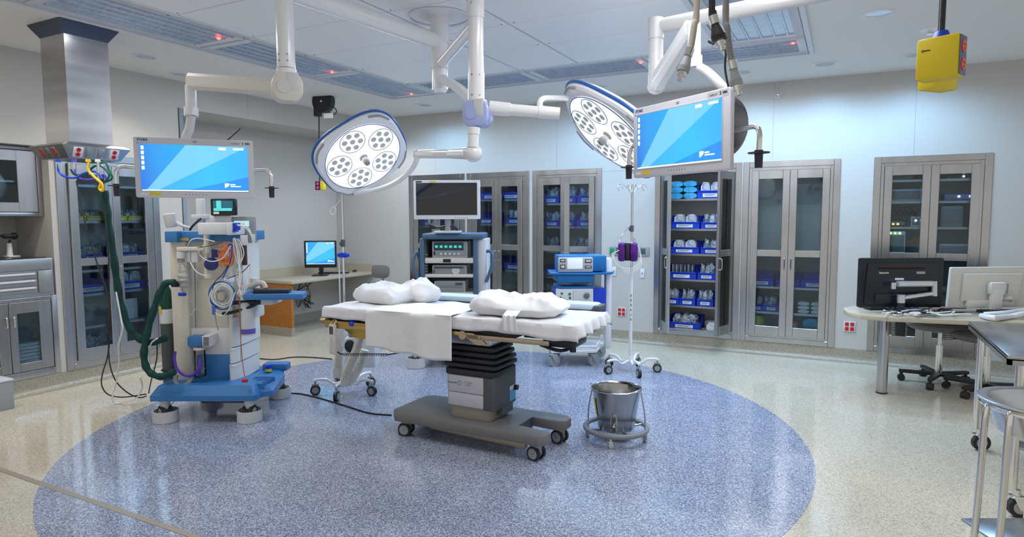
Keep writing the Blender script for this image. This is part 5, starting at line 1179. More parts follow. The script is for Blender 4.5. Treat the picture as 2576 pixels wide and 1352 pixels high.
# gauges / blue regulator
m = MB(); m.lathe([(.001, 0), (.042, .004), (.05, .03), (.042, .06), (.001, .065)], A_.p(537, 664, .16), n=24, M=Matrix.Rotation(rad(90), 4, 'X')); m.box(*[A_.p(541, 632, .12).x - .02, A_.p(541, 632, .12).x + .02, .1, .14, A_.p(541, 648, .12).z, A_.p(541, 628, .12).z], b=.005); m.build('regulator', mat('regulator navy', (.02, .03, .16), .3), t)
m = MB(); A_.box(m, 541, 562, 625, 640, .17, .2); m.m(bblue); A_.box(m, 541, 565, 632, 636, .16, .175)
m.build('vaporiser', packw, t)
# absorber, canister
m = MB(); A_.box(m, 604, 640, 750, 803, .2, .4, b=.01); m.build('absorber_housing', cream2, t)
m = MB(); c0, c1 = A_.p(624, 760, .14), A_.p(624, 843, .14); m.lathe([(.001, 0), (.05, 0), (.053, .01), (.053, c0.z - c1.z - .02), (.045, c0.z - c1.z), (.001, c0.z - c1.z)], c1, n=28); cn_ = m.build('absorber_canister', mat('canister white', (.72, .71, .72), .25, alpha=.95), t)
m = MB(); m.lathe([(.0535, .012), (.054, .03), (.054, .05), (.0535, .05)], c1, n=28); m.build('canister_band', mat('violet band', (.12, .1, .45), .4), cn_)
m = MB(); m.cyl(A_.p(613, 740, .1), A_.p(613, 755, .1), .03); m.cyl(A_.p(613, 732, .1), A_.p(613, 740, .1), .026); m.cyl(A_.p(640, 700, .25), A_.p(640, 735, .25), .03); m.build('breathing_valves', cream2, t)
m = MB(); A_.box(m, 575, 655, 757, 768, .1, .3, b=.01); m.tube([A_.p(560, 790, .1), A_.p(590, 785, .1), A_.p(640, 768, .1), A_.p(650, 755, .1)], .012); m.build('breathing_block', black, t)
# work surface with black pad
m = MB(); sh = [A_.p(x, y, dd) for x, y, dd in ((612, 742, .0), (765, 745, .05), (781, 733, .28), (640, 733, .38), (612, 736, .38))]
zc = A_.p(690, 745, .05).z
m.prism([(v.x, y_) for v, y_ in zip(sh, (.0, .02, .2, .34, .34))], zc - .025, zc + .018, b=.006); ws = m.build('work_shelf', gblue, t)
pd = [(A_.p(640, 740, .06).x, .04), (A_.p(728, 740, .06).x, .05), (A_.p(738, 733, .2).x, .16), (A_.p(640, 733, .2).x, .17)]
m = MB(); m.prism(pd, zc + .019, zc + .045, b=.004); m.build('shelf_pad', black, t)
m = MB(); A_.box(m, 655, 685, 752, 768, .1, .3); m.build('shelf_bracket', pale, t)
m = MB(); m.tube([A_.p(606, 725, .16), A_.p(632, 720, .14), A_.p(650, 713, .12), A_.p(662, 714, .12), A_.p(668, 725, .12)], .019, n=12); m.build('breathing_tube', offw, t)
# oxygen cylinder on the left
oc = A_.p(428, 962, .3); ot = A_.p(428, 775, .3)
ob = thing('oxygen_cylinder', 'green and grey oxygen cylinder strapped to the left of the anaesthesia machine', 'gas cylinder', M=Ma @ Matrix.Translation((oc.x, oc.y, oc.z)))
hh = ot.z - oc.z; m = MB(); m.lathe([(.001, 0), (.045, 0), (.048, .01), (.048, hh * .98), (.001, hh * .98)], n=24); m.m(mat('cylinder green', (.0, .06, .04), .35)); m.lathe([(.0485, hh), (.0485, hh + .06), (.035, hh + .14), (.015, hh + .18), (.001, hh + .18)], n=24)
m.build('cylinder', dgrey, ob)
m = MB(); m.lathe([(.0492, hh * .80), (.0492, hh * .99)], n=24); lb = m.build('cylinder_label', packw, ob); m = MB(Matrix.Rotation(rad(-30), 4, 'Z')); m.box(-.012, .012, -.052, -.049, hh * .93, hh * 1.03, M=Matrix.Identity(4)); m.build('hazard_label', yel, lb)
m = MB(); m.torus((0, 0, .1), .052, .008, n=24, m=6); m.box(.04, .1, -.01, .01, .09, .11); m.build('strap', black, ob)
# suction unit
su = thing('suction_unit', 'small blue suction regulator with a clear jar on the front of the machine', 'suction unit', M=Ma)
m = MB(); A_.box(m, 470, 512, 848, 874, .14, .24, b=.012); m.build('regulator_body', gblue, su)
m = MB(); m.m(packw); A_.box(m, 508, 527, 846, 874, .1, .24, b=.006); m.m(dgrey)
for i in range(8): A_.box(m, 511, 525, 849 + i * 3, 850.4 + i * 3, .095, .102, b=0)
m.build('vent_grille', None, su)
c0, c1 = A_.p(505, 880, .15), A_.p(505, 947, .15); h_ = c0.z - c1.z
m = MB(); m.lathe([(.001, 0), (.034, 0), (.04, .01), (.04, h_), (.036, h_), (.036, .012), (.001, .008)], c1, n=24); jr = m.build('clear_jar', plast, su)
m = MB(); m.lathe([(.001, h_), (.042, h_), (.042, h_ + .015), (.001, h_ + .015)], c1, n=24); m.cyl(A_.p(512, 925, .15), A_.p(512, 938, .15), .013); m.build('jar_lid', offw, su)
m = MB(); m.cyl(A_.p(484, 876, .18), A_.p(484, 920, .18), .017); m.build('float_tube', lgrey, su)
m = MB(); m.tube([A_.p(441, 885, .12), A_.p(439, 905, .12), A_.p(446, 930, .12), A_.p(465, 945, .12), A_.p(487, 943, .12), A_.p(501, 925, .1), A_.p(502, 903, .1)], .010, n=10); tag(m.build('suction_tube', purt), 'violet suction tube looping in front of the anaesthesia machine', 'tube').matrix_world = Ma
m = MB(); m.tube([A_.p(443, 945, .14), A_.p(441, 958, .12), A_.p(447, 970, .1), A_.p(460, 972, .1), A_.p(476, 962, .12), A_.p(486, 940, .16), A_.p(486, 915, .18)], .017, n=10); tag(m.build('drain_hose', grey), 'thick grey hose looping over the blue machine base', 'hose').matrix_world = Ma
# coil of blue and white cable, wires
m = MB()
rr = random.Random(4)
def loop(m, cx, cy, rx, ry, n, r, dy, jit=3, a0=0, a1=2 * PI):
    for i in range(n):
        pts = []; ox, oy, sx_ = rr.uniform(-jit, jit), rr.uniform(-jit, jit), rr.uniform(.86, 1.08)
        for k in range(14): a = a0 + (a1 - a0) * k / 14; pts.append(A_.p(cx + ox + rx * sx_ * math.cos(a), cy + oy + ry * sx_ * math.sin(a), dy + .004 * i + .01 * math.sin(a * 2 + i)))
        m.tube(pts, r, n=6, sm=3, close=(a1 - a0 > 6.2))
loop(m, 557, 743, 31, 33, 6, .0045, .08); tag(m.build('cable_coil', mat('blue cable', (.02, .13, .45), .4)), 'coil of blue cable hanging on the front of the machine', 'cable').matrix_world = Ma
m = MB(); loop(m, 559, 745, 23, 25, 7, .0035, .06, 4); loop(m, 556, 742, 29, 31, 2, .0035, .07, 3); tag(m.build('cable_coil', wcab), 'coil of white cable inside the blue coil on the machine', 'cable').matrix_world = Ma
m = MB(); loop(m, 558, 744, 14, 15, 3, .003, .05, 5); tag(m.build('cable_coil', grey), 'thin grey leads in the middle of the cable coil', 'cable').matrix_world = Ma
m = MB(); loop(m, 571, 640, 14, 24, 9, .0028, .03, 9); loop(m, 562, 655, 9, 12, 5, .0028, .03, 5); tag(m.build('lead_bundle', ora), 'tangle of orange leads hanging on the anaesthesia machine', 'cables', kind='stuff').matrix_world = Ma
def wires(mt, name, label, lst, r=.003, dy=.02, j=0):
    m = MB()
    for w in lst: m.tube([A_.p(x + rr.uniform(-j, j), y + rr.uniform(-j, j), dy + rr.uniform(-.02, .03)) for x, y in w], r, n=6, sm=4)
    o = tag(m.build(name, mt), label, 'cables', kind='stuff'); o.matrix_world = Ma
base = [(592, 610), (600, 650), (604, 700), (602, 745)]
wires(wcab, 'lead_bundle', 'bundle of white leads hanging down the right side of the machine', [[(590 + i * 4, 566), (615 + i * 3, 572), (636, 600 + i * 3), (634 - i, 650), (628 - i * 3, 700), (615 - i * 4, 745)] for i in range(4)] + [[(585 + i * 3, 600), (592 + i * 4, 640), (606 - i * 2, 690), (600 + i, 740)] for i in range(6)], .0035, j=2)
wires(wcab, 'looping_lead', 'long white leads looping left across the machine front', [[(580, 618), (560, 650), (530, 658), (505, 645), (500, 628), (520, 618)], [(472, 620), (480, 605), (500, 600), (540, 608)], [(478, 660), (495, 685), (520, 695)], [(592, 735), (575, 780), (556, 795), (530, 775), (528, 740), (545, 715)]], .0035)
wires(mat('green lead', (.05, .4, .1), .4), 'green_lead', 'green lead hanging down to the drawers of the machine', [[(596, 650), (602, 720), (605, 800), (606, 870), (606, 910)]], .0025)
wires(redp, 'red_lead', 'orange red lead hanging to a red clip on the blue base', [[(600, 720), (603, 790), (606, 860), (611, 920), (616, 950)]], .0025, .0)
m = MB(); q = A_.p(616, 958, .0); m.box(q.x - .02, q.x + .022, -.015, .01, q.z - .012, q.z + .012, b=.006); tag(m.build('red_clip', redp), 'red clip lying on the blue machine base', 'clip').matrix_world = Ma
wires(rubber, 'dark_lead', 'dark leads crossing the front of the anaesthesia machine', [[(573, 668), (560, 690), (540, 710), (535, 730)], [(630, 664), (610, 685), (590, 695), (570, 702)], [(497, 624), (530, 618), (560, 610)]], .003)
wires(bluet, 'blue_lead', 'blue lead hooked over the top of the machine leads', [[(574, 620), (580, 614), (586, 620)], [(560, 700), (575, 670), (582, 645), (584, 620)]], .005)
# rounded rectangular tag boards
m = MB(); A_.box(m, 604, 623, 592, 618, .02, .03); A_.box(m, 633, 641, 590, 612, .02, .03); m.build('lead_connector', packw, t)
m = MB(); A_.box(m, 607, 617, 618, 668, .26, .30); m.build('vent_slot', mat('dark brown slot', (.07, .03, .02), .5), t)
m = MB(); A_.box(m, 562, 576, 700, 712, .1, .2); A_.box(m, 586, 600, 755, 770, .12, .2); m.build('hook_block', white, t)
# probe hanging
m = MB(); m.tube([A_.p(538, 768, .05), A_.p(540, 790, .05), A_.p(546, 820, .05), A_.p(549, 832, .05)], .004, n=6); m.m(mat('probe blue', (.1, .15, .6), .4)); m.cyl(A_.p(537, 770, .05), A_.p(538, 792, .05), .012)
m.build('probe', lgrey, t)
m = MB(); q = A_.p(669, 928, .5); m.m(yelb); m.cyl((q.x, .55, q.z - .035), (q.x, .55, q.z - .012), .024); m.m(bblue); m.cyl((q.x, .55, q.z - .012), (q.x, .55, q.z + .02), .024); o = m.build('canister_cap', None); o.matrix_world = Ma; tag(o, 'small blue and yellow tub on the rear corner of the machine base', 'tub')
# cable on the floor to the operating table, and another behind
simple2 = lambda name, mt, pts, r, label: tag((lambda m: (m.tube([onZ(x, y, r + .001) for x, y in pts], r, n=8, sm=6), m.build(name, mt))[1])(MB()), label, 'cable')
simple2('power_cable', rubber, [(726, 990), (760, 992), (810, 1004), (870, 1022), (930, 1040), (985, 1045)], .006, 'black cable across the blue floor from the machine to the operating table')
simple2('power_cable', rubber, [(648, 902), (690, 905), (740, 899), (790, 900), (835, 904)], .006, 'black cable on the cream floor behind the anaesthesia machine')
simple2('power_cable', grey, [(430, 1018), (445, 1005), (460, 998), (500, 1004), (520, 1015), (530, 1022)], .004, 'thin grey cable under the blue machine base')

# ------------------------------------------------------------------ video tower
Mv = frame_for(1130, 6.25, rad(-3)); V = Loc(Mv); slate = mat('slate blue plastic', (.07, .13, .21), .4)
t = thing('equipment_tower', 'slate blue wheeled equipment tower of stacked medical units behind the table', 'equipment cart', M=Mv)
m = MB(); V.box(m, 1060, 1216, 588, 603, -.02, .5, b=.02); m.build('top_cover', slate, t)
m = MB(); V.box(m, 1056, 1068, 600, 860, .0, .05, b=.01); V.box(m, 1191, 1203, 600, 860, .0, .05, b=.01); m.build('front_posts', slate, t)
m = MB(); V.box(m, 1202, 1224, 602, 860, .03, .5, b=.01); m.build('side_panel', pale, t)
text('lettering', 'STORZ', .045, navy, t, Matrix.Translation(V.p(1213, 612, .028)) @ Matrix.Rotation(rad(90), 4, 'X'), sx_=.55, bold=.001); text('lettering', 'OR1', .04, navy, t, Matrix.Translation(V.p(1213, 622, .028)) @ Matrix.Rotation(rad(90), 4, 'X'), sx_=.6, bold=.001)
m = MB(); V.box(m, 1066, 1192, 603, 860, .42, .5); V.box(m, 1066, 1070, 603, 860, .05, .42, b=0); 
for i in range(16): V.box(m, 1069, 1074, 640 + i * 7, 643 + i * 7, .04, .10, b=0)
m.build('back_panel', lgrey, t)
for (a, b_) in ((650, 663), (691, 699), (737, 746), (800, 808)):
    m = MB(); V.box(m, 1068, 1191, a, b_, .0, .42, b=.008); s_ = m.build('shelf', offw, t)
    if a == 650: m = MB(); V.box(m, 1114, 1134, 652, 661, -.004, .004, b=.004); m.build('drawer_pull', black, s_)
m = MB(); V.box(m, 1050, 1215, 845, 885, .0, .5, b=.02); m.build('cart_base', slate, t)
for dx in (-.34, .29):
    for dy in (.03, .5): ringcaster(t, dx, dy, .098, .10)
for s_, x0, x1 in ((1, 1205, 1237), (-1, 1056, 1040)):
    m = MB(); m.tube([V.p(x0, 655, .06), V.p(x0 + (x1 - x0) * .4, 635, .04), V.p(x1, 636 if s_ > 0 else 650, .02), V.p(x1, 670, .0), V.p(x1 - s_ * 14, 710, .0)], .017, n=10); m.build('handle', slate, t)
def unit(label, x0, x1, y0, y1, draw):
    u = thing('medical_unit', label, 'electronics', M=Mv); m = MB(); r_ = V.box(m, x0, x1, y0, y1, .06, .36, b=.006); m.build('case', pale, u)
    m = MB(); V.box(m, x0 + 3, x1 - 3, y0 + 3, y1 - 3, .052, .064, b=.004); m.build('front_panel', lgrey, u); draw(u); return u
def dr1(u):
    m = MB(); V.box(m, 1091, 1166, 610, 630, .046, .054, b=.002); m.build('display', mat('unit display', (.03, .06, .09), .2), u)
    m = MB(); [V.box(m, 1094 + i * 12, 1101 + i * 12, 618, 624, .043, .047, b=0) for i in range(6)]; m.build('readout', mat('green readout', (.05, .4, .3), .4, emis=(.05, .5, .35), es=.7), u)
    m = MB(); [m.cyl(V.p(1110 + i * 11, 639, .054), V.p(1110 + i * 11, 639, .054) - Vector((0, .01, 0)), .011, n=12) for i in range(5)]; m.build('knobs', packw, u)
    m = MB(); V.box(m, 1090, 1094, 633, 642, .046, .054, b=.001); m.build('power_switch', black, u)
unit('upper stacked unit with dark display and a row of knobs in the equipment tower', 1087, 1176, 608, 649, dr1)
def dr2(u):
    m = MB(); q = V.p(1147, 681, .052); m.cyl(q, q - Vector((0, .008, 0)), .038, n=28); m.cyl(q, q - Vector((0, .014, 0)), .012); m.build('dial', packw, u); m = MB(); V.box(m, 1091, 1165, 671, 676, .046, .054, b=0); V.box(m, 1089, 1093, 679, 688, .046, .054); m.build('strip', dgrey, u)
unit('middle stacked unit with a round white dial in the equipment tower', 1087, 1174, 668, 693, dr2)
def dr3(u): m = MB(); V.box(m, 1145, 1163, 712, 717, .046, .054, b=0); m.build('vent', dgrey, u); m = MB(); V.box(m, 1098, 1163, 720, 723, .046, .054, b=0); m.build('slot', grey, u)
unit('lower plain stacked unit in the equipment tower', 1092, 1170, 708, 738, dr3)
M3 = facing(onH(1124, 503, 6.2), RH * 1 + FH * -.03, (0, 0, 1))
D3 = display('display_screen', 'white framed display with a dark screen above the equipment tower', M3, .645, .375, mat('white display shell', (.74, .74, .75), .35), (.025, .03, .025, .04), mat('dark glossy screen', (.012, .012, .016), .06, spec=.8), icons=False, marks=False)
m = MB(); m.box(-.3, -.24, .166, .18, 0, .001); m.build('top_marks', ink, D3); m = MB(); m.box(-.17, -.1, .166, .18, 0, .001); m.build('asset_sticker', yel, D3); m = MB(); [m.box(.08 + i * .02, .086 + i * .02, -.178, -.17, 0, .001) for i in range(7)]; m.build('buttons', grey, D3)
m = MB(); m.cyl((0, -.15, -.06), (0, -.30, -.06), .03); m.box(-.03, .03, -.2, -.1, -.08, -.03, b=.01); m.build('neck', lgrey, D3); m = MB(); m.box(-.13, .13, -.318, -.30, -.14, .02, b=.006); m.build('foot', pale, D3)
m = MB(); 
for q in range(3): m.tube([Mv.inverted() @ onH(1080 + q * 4, 553, 6.35), V.p(1082, 566 + q * 3, .05), V.p(1100, 573, .02), V.p(1125, 570, .0), V.p(1145, 572 + q * 2, .02), V.p(1152, 583, .05)], .012, n=8)
o = m.build('cable_bundle', black); o.matrix_world = Mv; tag(o, 'thick black cable bundle under the display on the equipment tower', 'cables', kind='stuff')
# ------------------------------------------------------------------ blue console cart
Mc = frame_for(1450, 6.3, rad(4)); K = Loc(Mc); cyb = mat('console blue', (.01, .16, .42), .35)
t = thing('console_cart', 'blue shelved console cart with white frame behind the table foot', 'equipment cart', M=Mc)
m = MB(); 
pl0, pl1 = K.p(1383, 688, .05), K.p(1545, 688, .05)
m.prism([(pl0.x, .0), (pl0.x + .1, -.04), (pl1.x - .12, -.04), (pl1.x, .05), (pl1.x - .02, .42), (pl0.x + .02, .42)], pl0.z - .01, pl0.z + .008, b=.003); K.box(m, 1402, 1497, 690, 712, -.02, .35, b=.02); m.build('upper_shelf', cyb, t)
m = MB(); K.box(m, 1405, 1495, 722, 727, .0, .4); m.build('lower_tray', cyb, t)
m = MB(); K.box(m, 1525, 1541, 650, 880, .1, .2, b=.02); m.build('post', white, t)
m = MB(); a = K.p(1386, 885, 0); b_ = K.p(1500, 885, 0)
m.prism([(a.x, .0), (b_.x, -.02), (b_.x + .14, .3), (b_.x + .14, .5), (a.x + .05, .5), (a.x, .1)], .135, .17, b=.012); m.tube([(a.x, .02, .2), (b_.x, .0, .2), (b_.x + .12, .3, .25)], .015, sm=1); m.build('base_frame', white, t)
for x, y in ((a.x + .03, .03), (b_.x - .02, .03), (b_.x + .13, .42), (a.x + .1, .45)): caster(t, x, y, .06, .045, lgrey, lgrey, .4, lgrey, .14)
u = thing('surgical_generator', 'blue console unit with silver front and pale screen, on the upper cart shelf', 'electronics', M=Mc)
m = MB(); K.box(m, 1406, 1527, 644, 684, .03, .36, b=.012); m.build('case', cyb, u)
m = MB(); K.box(m, 1404, 1493, 648, 686, .0, .05, b=.012); m.build('front_panel', mat('silver panel', (.5, .51, .52), .3, .3), u)
m = MB(); K.box(m, 1427, 1466, 651, 677, -.004, .004, b=.002); m.build('screen', mat('pale lcd', (.6, .65, .68), .3, emis=(.55, .62, .66), es=.45), u)
for (x0, x1, y0, y1) in ((1409, 1422, 652, 660), (1409, 1422, 666, 677), (1472, 1489, 653, 662), (1472, 1489, 669, 676)):
    m = MB(); K.box(m, x0, x1, y0, y1, -.004, .004, b=.003); c_ = m.build('socket', black, u); m = MB(); K.box(m, x0 + 2, x1 - 2, y0 + 2, y1 - 2, -.006, .0, b=.002); m.build('socket_label', pale, c_)
u = thing('surgical_generator', 'white fronted console with a starburst vent, on the lower cart shelf', 'electronics', M=Mc)
m = MB(); K.box(m, 1403, 1525, 727, 790, .03, .36, b=.01); m.build('case', bblue, u)
m = MB(); K.box(m, 1399, 1493, 727, 795, .0, .05, b=.008); m.build('front_panel', packw, u); m = MB(); K.box(m, 1442, 1490, 731, 790, -.006, .002, b=.004); m.build('inner_panel', pale, u)
m = MB(); c0 = K.p(1476, 745, -.008)
for q in range(16): a = 2 * PI * q / 16; m.box(.008, .036, -.001, .001, -.0018, .0018, M=Matrix.Translation(c0) @ Matrix.Rotation(-a, 4, 'Y'))
m.build('starburst_vent', black, u)
for (x, y) in ((1413, 739), (1433, 740)): m = MB(); m.cyl(K.p(x, y, 0), K.p(x, y, 0) - Vector((0, .012, 0)), .014, n=14); m.build('green_socket', inkg, u)
m = MB(); [K.box(m, 1408 + i * 8, 1412 + i * 8, 747 + (i % 3) * 3, 753, -.004, .002, b=0) for i in range(4)]; m.build('panel_marks', ink, u)
# ------------------------------------------------------------------ alcove desk
DZ = .70
t = thing('alcove_desk', 'beige corner desk with an orange brown side panel in the alcove', 'desk', (-6.45, 6.5, 0))
I = Matrix.Translation((6.45, -6.5, 0))
m = MB(I); m.box(XA + .002, -6.08, 5.745, YB - .002, DZ - .035, DZ, b=.004); m.build('desktop', laminate, t)
m = MB(I); m.box(XA + .002, XA + .022, 5.745, YB - .002, DZ, DZ + .11); m.box(XA + .02, -6.10, YB - .022, YB - .002, DZ, DZ + .11); m.build('backsplash', laminate, t)
m = MB(I); m.box(XA + .002, -6.12, 5.76, 5.80, .11, DZ - .035); m.build('side_panel', wood, t)
m = MB(I); m.box(XA + .002, -6.115, 5.755, 5.805, 0, .11); part_label(m.build('panel_base', cove, t), 'beige speckled plinth')
MD = facing(onH(806, 640, 8.7), RH * .97 + FH * .10, (0, 0, 1)); scr_k = .0048
D4 = display('display_screen', 'black desktop monitor showing a blue desktop in the alcove', MD, .43, .37, blackm, (.024, .024, .02, .05), marks=False)
m = MB(); m.box(-.03, .03, -.24, -.15, -.05, -.02, b=.006); m.build('neck', black, D4)
fz = DZ - MD.translation.z; m = MB(); m.box(-.11, .09, fz + .001, fz + .015, -.12, .08, b=.006); m.box(-.025, .025, fz, -.16, -.05, -.03, b=.004); m.build('foot', black, D4)
p = onZ(840, 688, DZ); t = thing('keyboard', 'black keyboard on the alcove desk', 'keyboard', (p.x, p.y, DZ), YAW + rad(8))
m = MB(); m.box(-.21, .21, -.07, .07, .001, .02, b=.006); m.build('case', black, t); m = MB()
for i in range(4):
    for j in range(14): m.box(-.19 + j * .028, -.166 + j * .028, -.055 + i * .03, -.031 + i * .03, .019, .025, b=.002, seg=1)
m.build('keys', grey, t)
p = onZ(892, 684, DZ); m = MB(); m.ball((0, 0, .012), .04, (.7, 1.1, .42)); o = m.build('computer_mouse', black, None, (p.x, p.y, DZ)); tag(o, 'black mouse at the right end of the alcove desk', 'mouse')
m = MB(); rr = random.Random(3)
for q in range(6): m.tube([onX(755 + q * 6, 712, -6.7), onX(750 + rr.uniform(-8, 30), 740, -6.7), onX(775 + rr.uniform(-25, 20), 770 + rr.uniform(-20, 10), -6.7), onX(765 + rr.uniform(-15, 15), 730 + rr.uniform(-10, 40), -6.7), onX(782, 745 + 6 * q, -6.7)], .005, n=6)
tag(m.build('cable_tangle', black), 'tangle of black cables under the alcove desk', 'cables', kind='stuff')
# task chair behind the table
pc = onH(958, 720, 7.35); t = thing('task_chair', 'grey task chair in front of the alcove desk', 'chair', (pc.x, pc.y, 0), YAW + rad(-10))
zz = lambda y: zat(y, 7.35)
m = MB(); m.prism(rrect(.21, .155, .05), -.02, .02, b=.012, M=Matrix.Translation((.0, 0, zz(682))) @ Matrix.Rotation(rad(90), 4, 'X')); m.build('backrest', seatg, t)
m = MB(); m.tube([(.0, .02, zz(695)), (.03, .04, zz(715)), (.03, -.02, zz(745)), (-.1, -.1, .46)], .012); m.build('back_stem', lgrey, t)
m = MB(); m.lathe([(.001, .44), (.2, .44), (.225, .46), (.225, .49), (.2, .51), (.001, .515)], (-.12, -.12, 0), n=32); m.build('seat', seatg, t)
m = MB(); m.cyl((-.12, -.12, .1), (-.12, -.12, .45), .025); m.build('column', chrome, t)
for q in range(5):
    a = 2 * PI * q / 5; m = MB(); m.tube([(-.12, -.12, .1), (-.12 + .28 * math.cos(a), -.12 + .28 * math.sin(a), .07)], .018, sm=1); m.cyl((-.12 + .28 * math.cos(a), -.12 + .28 * math.sin(a) - .02, .028), (-.12 + .28 * math.cos(a), -.12 + .28 * math.sin(a) + .02, .028), .028); m.build('leg', black, t)
# ------------------------------------------------------------------ left niche cabinets
def niche_door(y0, y1, z0, z1, par, X, py0, py1, pz0, pz1):
    m = MB(); m.box(X - .02, X, y0, py0, z0, z1, b=.002, seg=1); m.box(X - .02, X, py1, y1, z0, z1, b=.002, seg=1); m.box(X - .02, X, py0, py1, z0, pz0, b=.002, seg=1); m.box(X - .02, X, py0, py1, pz1, z1, b=.002, seg=1)
    d = m.build('door', dsteel2, par); m = MB(); m.box(X - .014, X - .010, py0 - .005, py1 + .005, pz0 - .005, pz1 + .005); m.build('pane', glass, d); return d
dsteel2 = mat('greyish brushed steel', (.44, .44, .45), .32, 1, noise=.08, nscale=6, brush=(10, 10, .6))
t = thing('warming_cabinet', 'steel under-counter cabinet with folded linen behind its glass door, far left', 'cabinet', (0, 0, 0))
X = -6.105
m = MB(); m.box(-6.7, X - .03, 1.93, 3.085, .14, .17); m.box(-6.7, X - .03, 1.93, 3.085, .80, .83); m.box(-6.7, -6.69, 1.93, 3.085, .14, .83); m.box(-6.7, X - .03, 3.08, 3.088, .14, .83); m.box(-6.7, X - .03, 1.93, 1.94, .14, .83)
m.build('carcass', mat('cabinet interior', (.3, .3, .3)), t)
m = MB(); m.box(X - .03, X, 3.045, 3.09, .14, .83, b=.002); m.box(X - .03, X, 1.93, 3.045, .80, .83, b=.002); m.box(X - .03, X, 1.93, 3.045, .14, .20, b=.002); m.build('outer_frame', dsteel2, t)
d = niche_door(2.725, 3.04, .205, .795, t, X, 2.78, 2.945, .275, .70); m = MB(); m.tube([(X, 2.75, .68), (X + .02, 2.75, .67), (X + .02, 2.75, .60), (X, 2.75, .59)], .006); m.build('handle', chrome, d)
d = niche_door(2.40, 2.72, .205, .795, t, X, 2.47, 2.64, .275, .70); m = MB(); m.tube([(X, 2.695, .68), (X + .02, 2.695, .67), (X + .02, 2.695, .60), (X, 2.695, .59)], .006); m.build('handle', chrome, d)
for q in range(9):
    m = MB(); m.box(-.16, .16, -.14, .14, 0, .028, b=.012, seg=3); o = m.build('folded_linen', sheet, None, (X - .19, 2.87 + rr.uniform(-.01, .01), .171 + q * .03), rz=rr.uniform(-.04, .04)); tag(o, f"folded white linen, {['lowest', 'second', 'third', 'fourth', 'fifth', 'sixth', 'seventh', 'eighth', 'topmost'][q]} of the stack in the far left cabinet", 'linen', 'folded linen in the far left cabinet')
t = thing('drawer_unit', 'grey steel unit with ribbed drawers and a black top, in the left niche', 'drawer unit', (0, 0, 0))
dg = mat('satin grey metal', (.36, .37, .37), .35, .6)
m = MB(); m.box(-6.68, X, 1.93, 3.075, .832, 1.155, b=.006); m.build('body', dg, t)
m = MB(); m.box(-6.66, X - .02, 1.95, 3.04, 1.155, 1.162, b=.002); part_label(m.build('glass_top', mat('black glass top', (.012, .01, .01), .1), t), 'glossy black top')
m = MB(); m.box(X, X + .012, 1.93, 3.06, 1.06, 1.15, b=.004); m.box(X, X + .012, 2.95, 3.06, .86, 1.05, b=.004); m.build('front_trim', dg, t)
for q in range(3):
    m = MB(); z = .87 + q * .06; m.box(X - .002, X + .008, 1.95, 2.94, z, z + .045, b=.004); dw_ = m.build('drawer', dg, t); m = MB(); m.cyl((X + .012, 1.97, z + .036), (X + .012, 2.92, z + .036), .009, n=10); m.build('pull_rail', pale, dw_)
t = thing('hanging_cabinet', 'steel wall cabinet with a glass door, upper far left', 'cabinet', (0, 0, 0)); XW = -6.222
m = MB(); m.box(-6.7, XW - .02, 2.0, 3.088, 1.515, 1.54); m.box(-6.7, XW - .02, 2.0, 3.088, 2.08, 2.105); m.box(-6.7, -6.69, 2.0, 3.088, 1.52, 2.1); m.box(-6.7, XW - .02, 3.08, 3.088, 1.52, 2.1); m.build('carcass', mat('cabinet interior', (.3, .3, .3)), t)
m = MB(); m.box(XW - .02, XW, 3.05, 3.088, 1.515, 2.105, b=.002); m.box(XW - .02, XW, 2.0, 3.05, 2.075, 2.105, b=.002); m.box(XW - .02, XW, 2.0, 3.05, 1.515, 1.545, b=.002); m.build('outer_frame', dsteel2, t)
niche_door(2.55, 3.045, 1.55, 2.07, t, XW + .004, 2.60, 2.90, 1.63, 1.98)
m = MB(); m.box(-6.69, XW - .03, 2.01, 3.075, 1.80, 1.815); m.build('shelf', dsteel, t)
g = onH(42, 600, 4.95 + .45)
t = thing('handheld_device', 'white stemmed device with a black head on the black niche counter', 'device', (-6.40, 2.90, 1.163))
m = MB(); m.box(-.06, .06, -.045, .045, 0, .012, b=.004); m.cyl((0, -.01, .01), (0, -.01, .12), .024, .018); m.build('stand', packw, t)
m = MB(); m.cyl((0, -.01, .12), (0, .0, .15), .01); m.box(-.02, .02, -.06, .05, .16, .20, b=.015); m.ball((0, .03, .18), .03); m.cyl((0, -.05, .18), (0, -.09, .19), .01); m.build('head', black, t)
t = thing('metal_box', 'plain grey metal box on the floor at the far left edge', 'box', (-5.90, 2.40, 0)); m = MB(); m.box(-.13, .13, -.3, .17, 0, .23, b=.004); m.build('box', lgrey, t); m = MB(); m.box(-.135, .135, -.305, .175, .225, .24, b=.003); m.build('lid', pale, t)
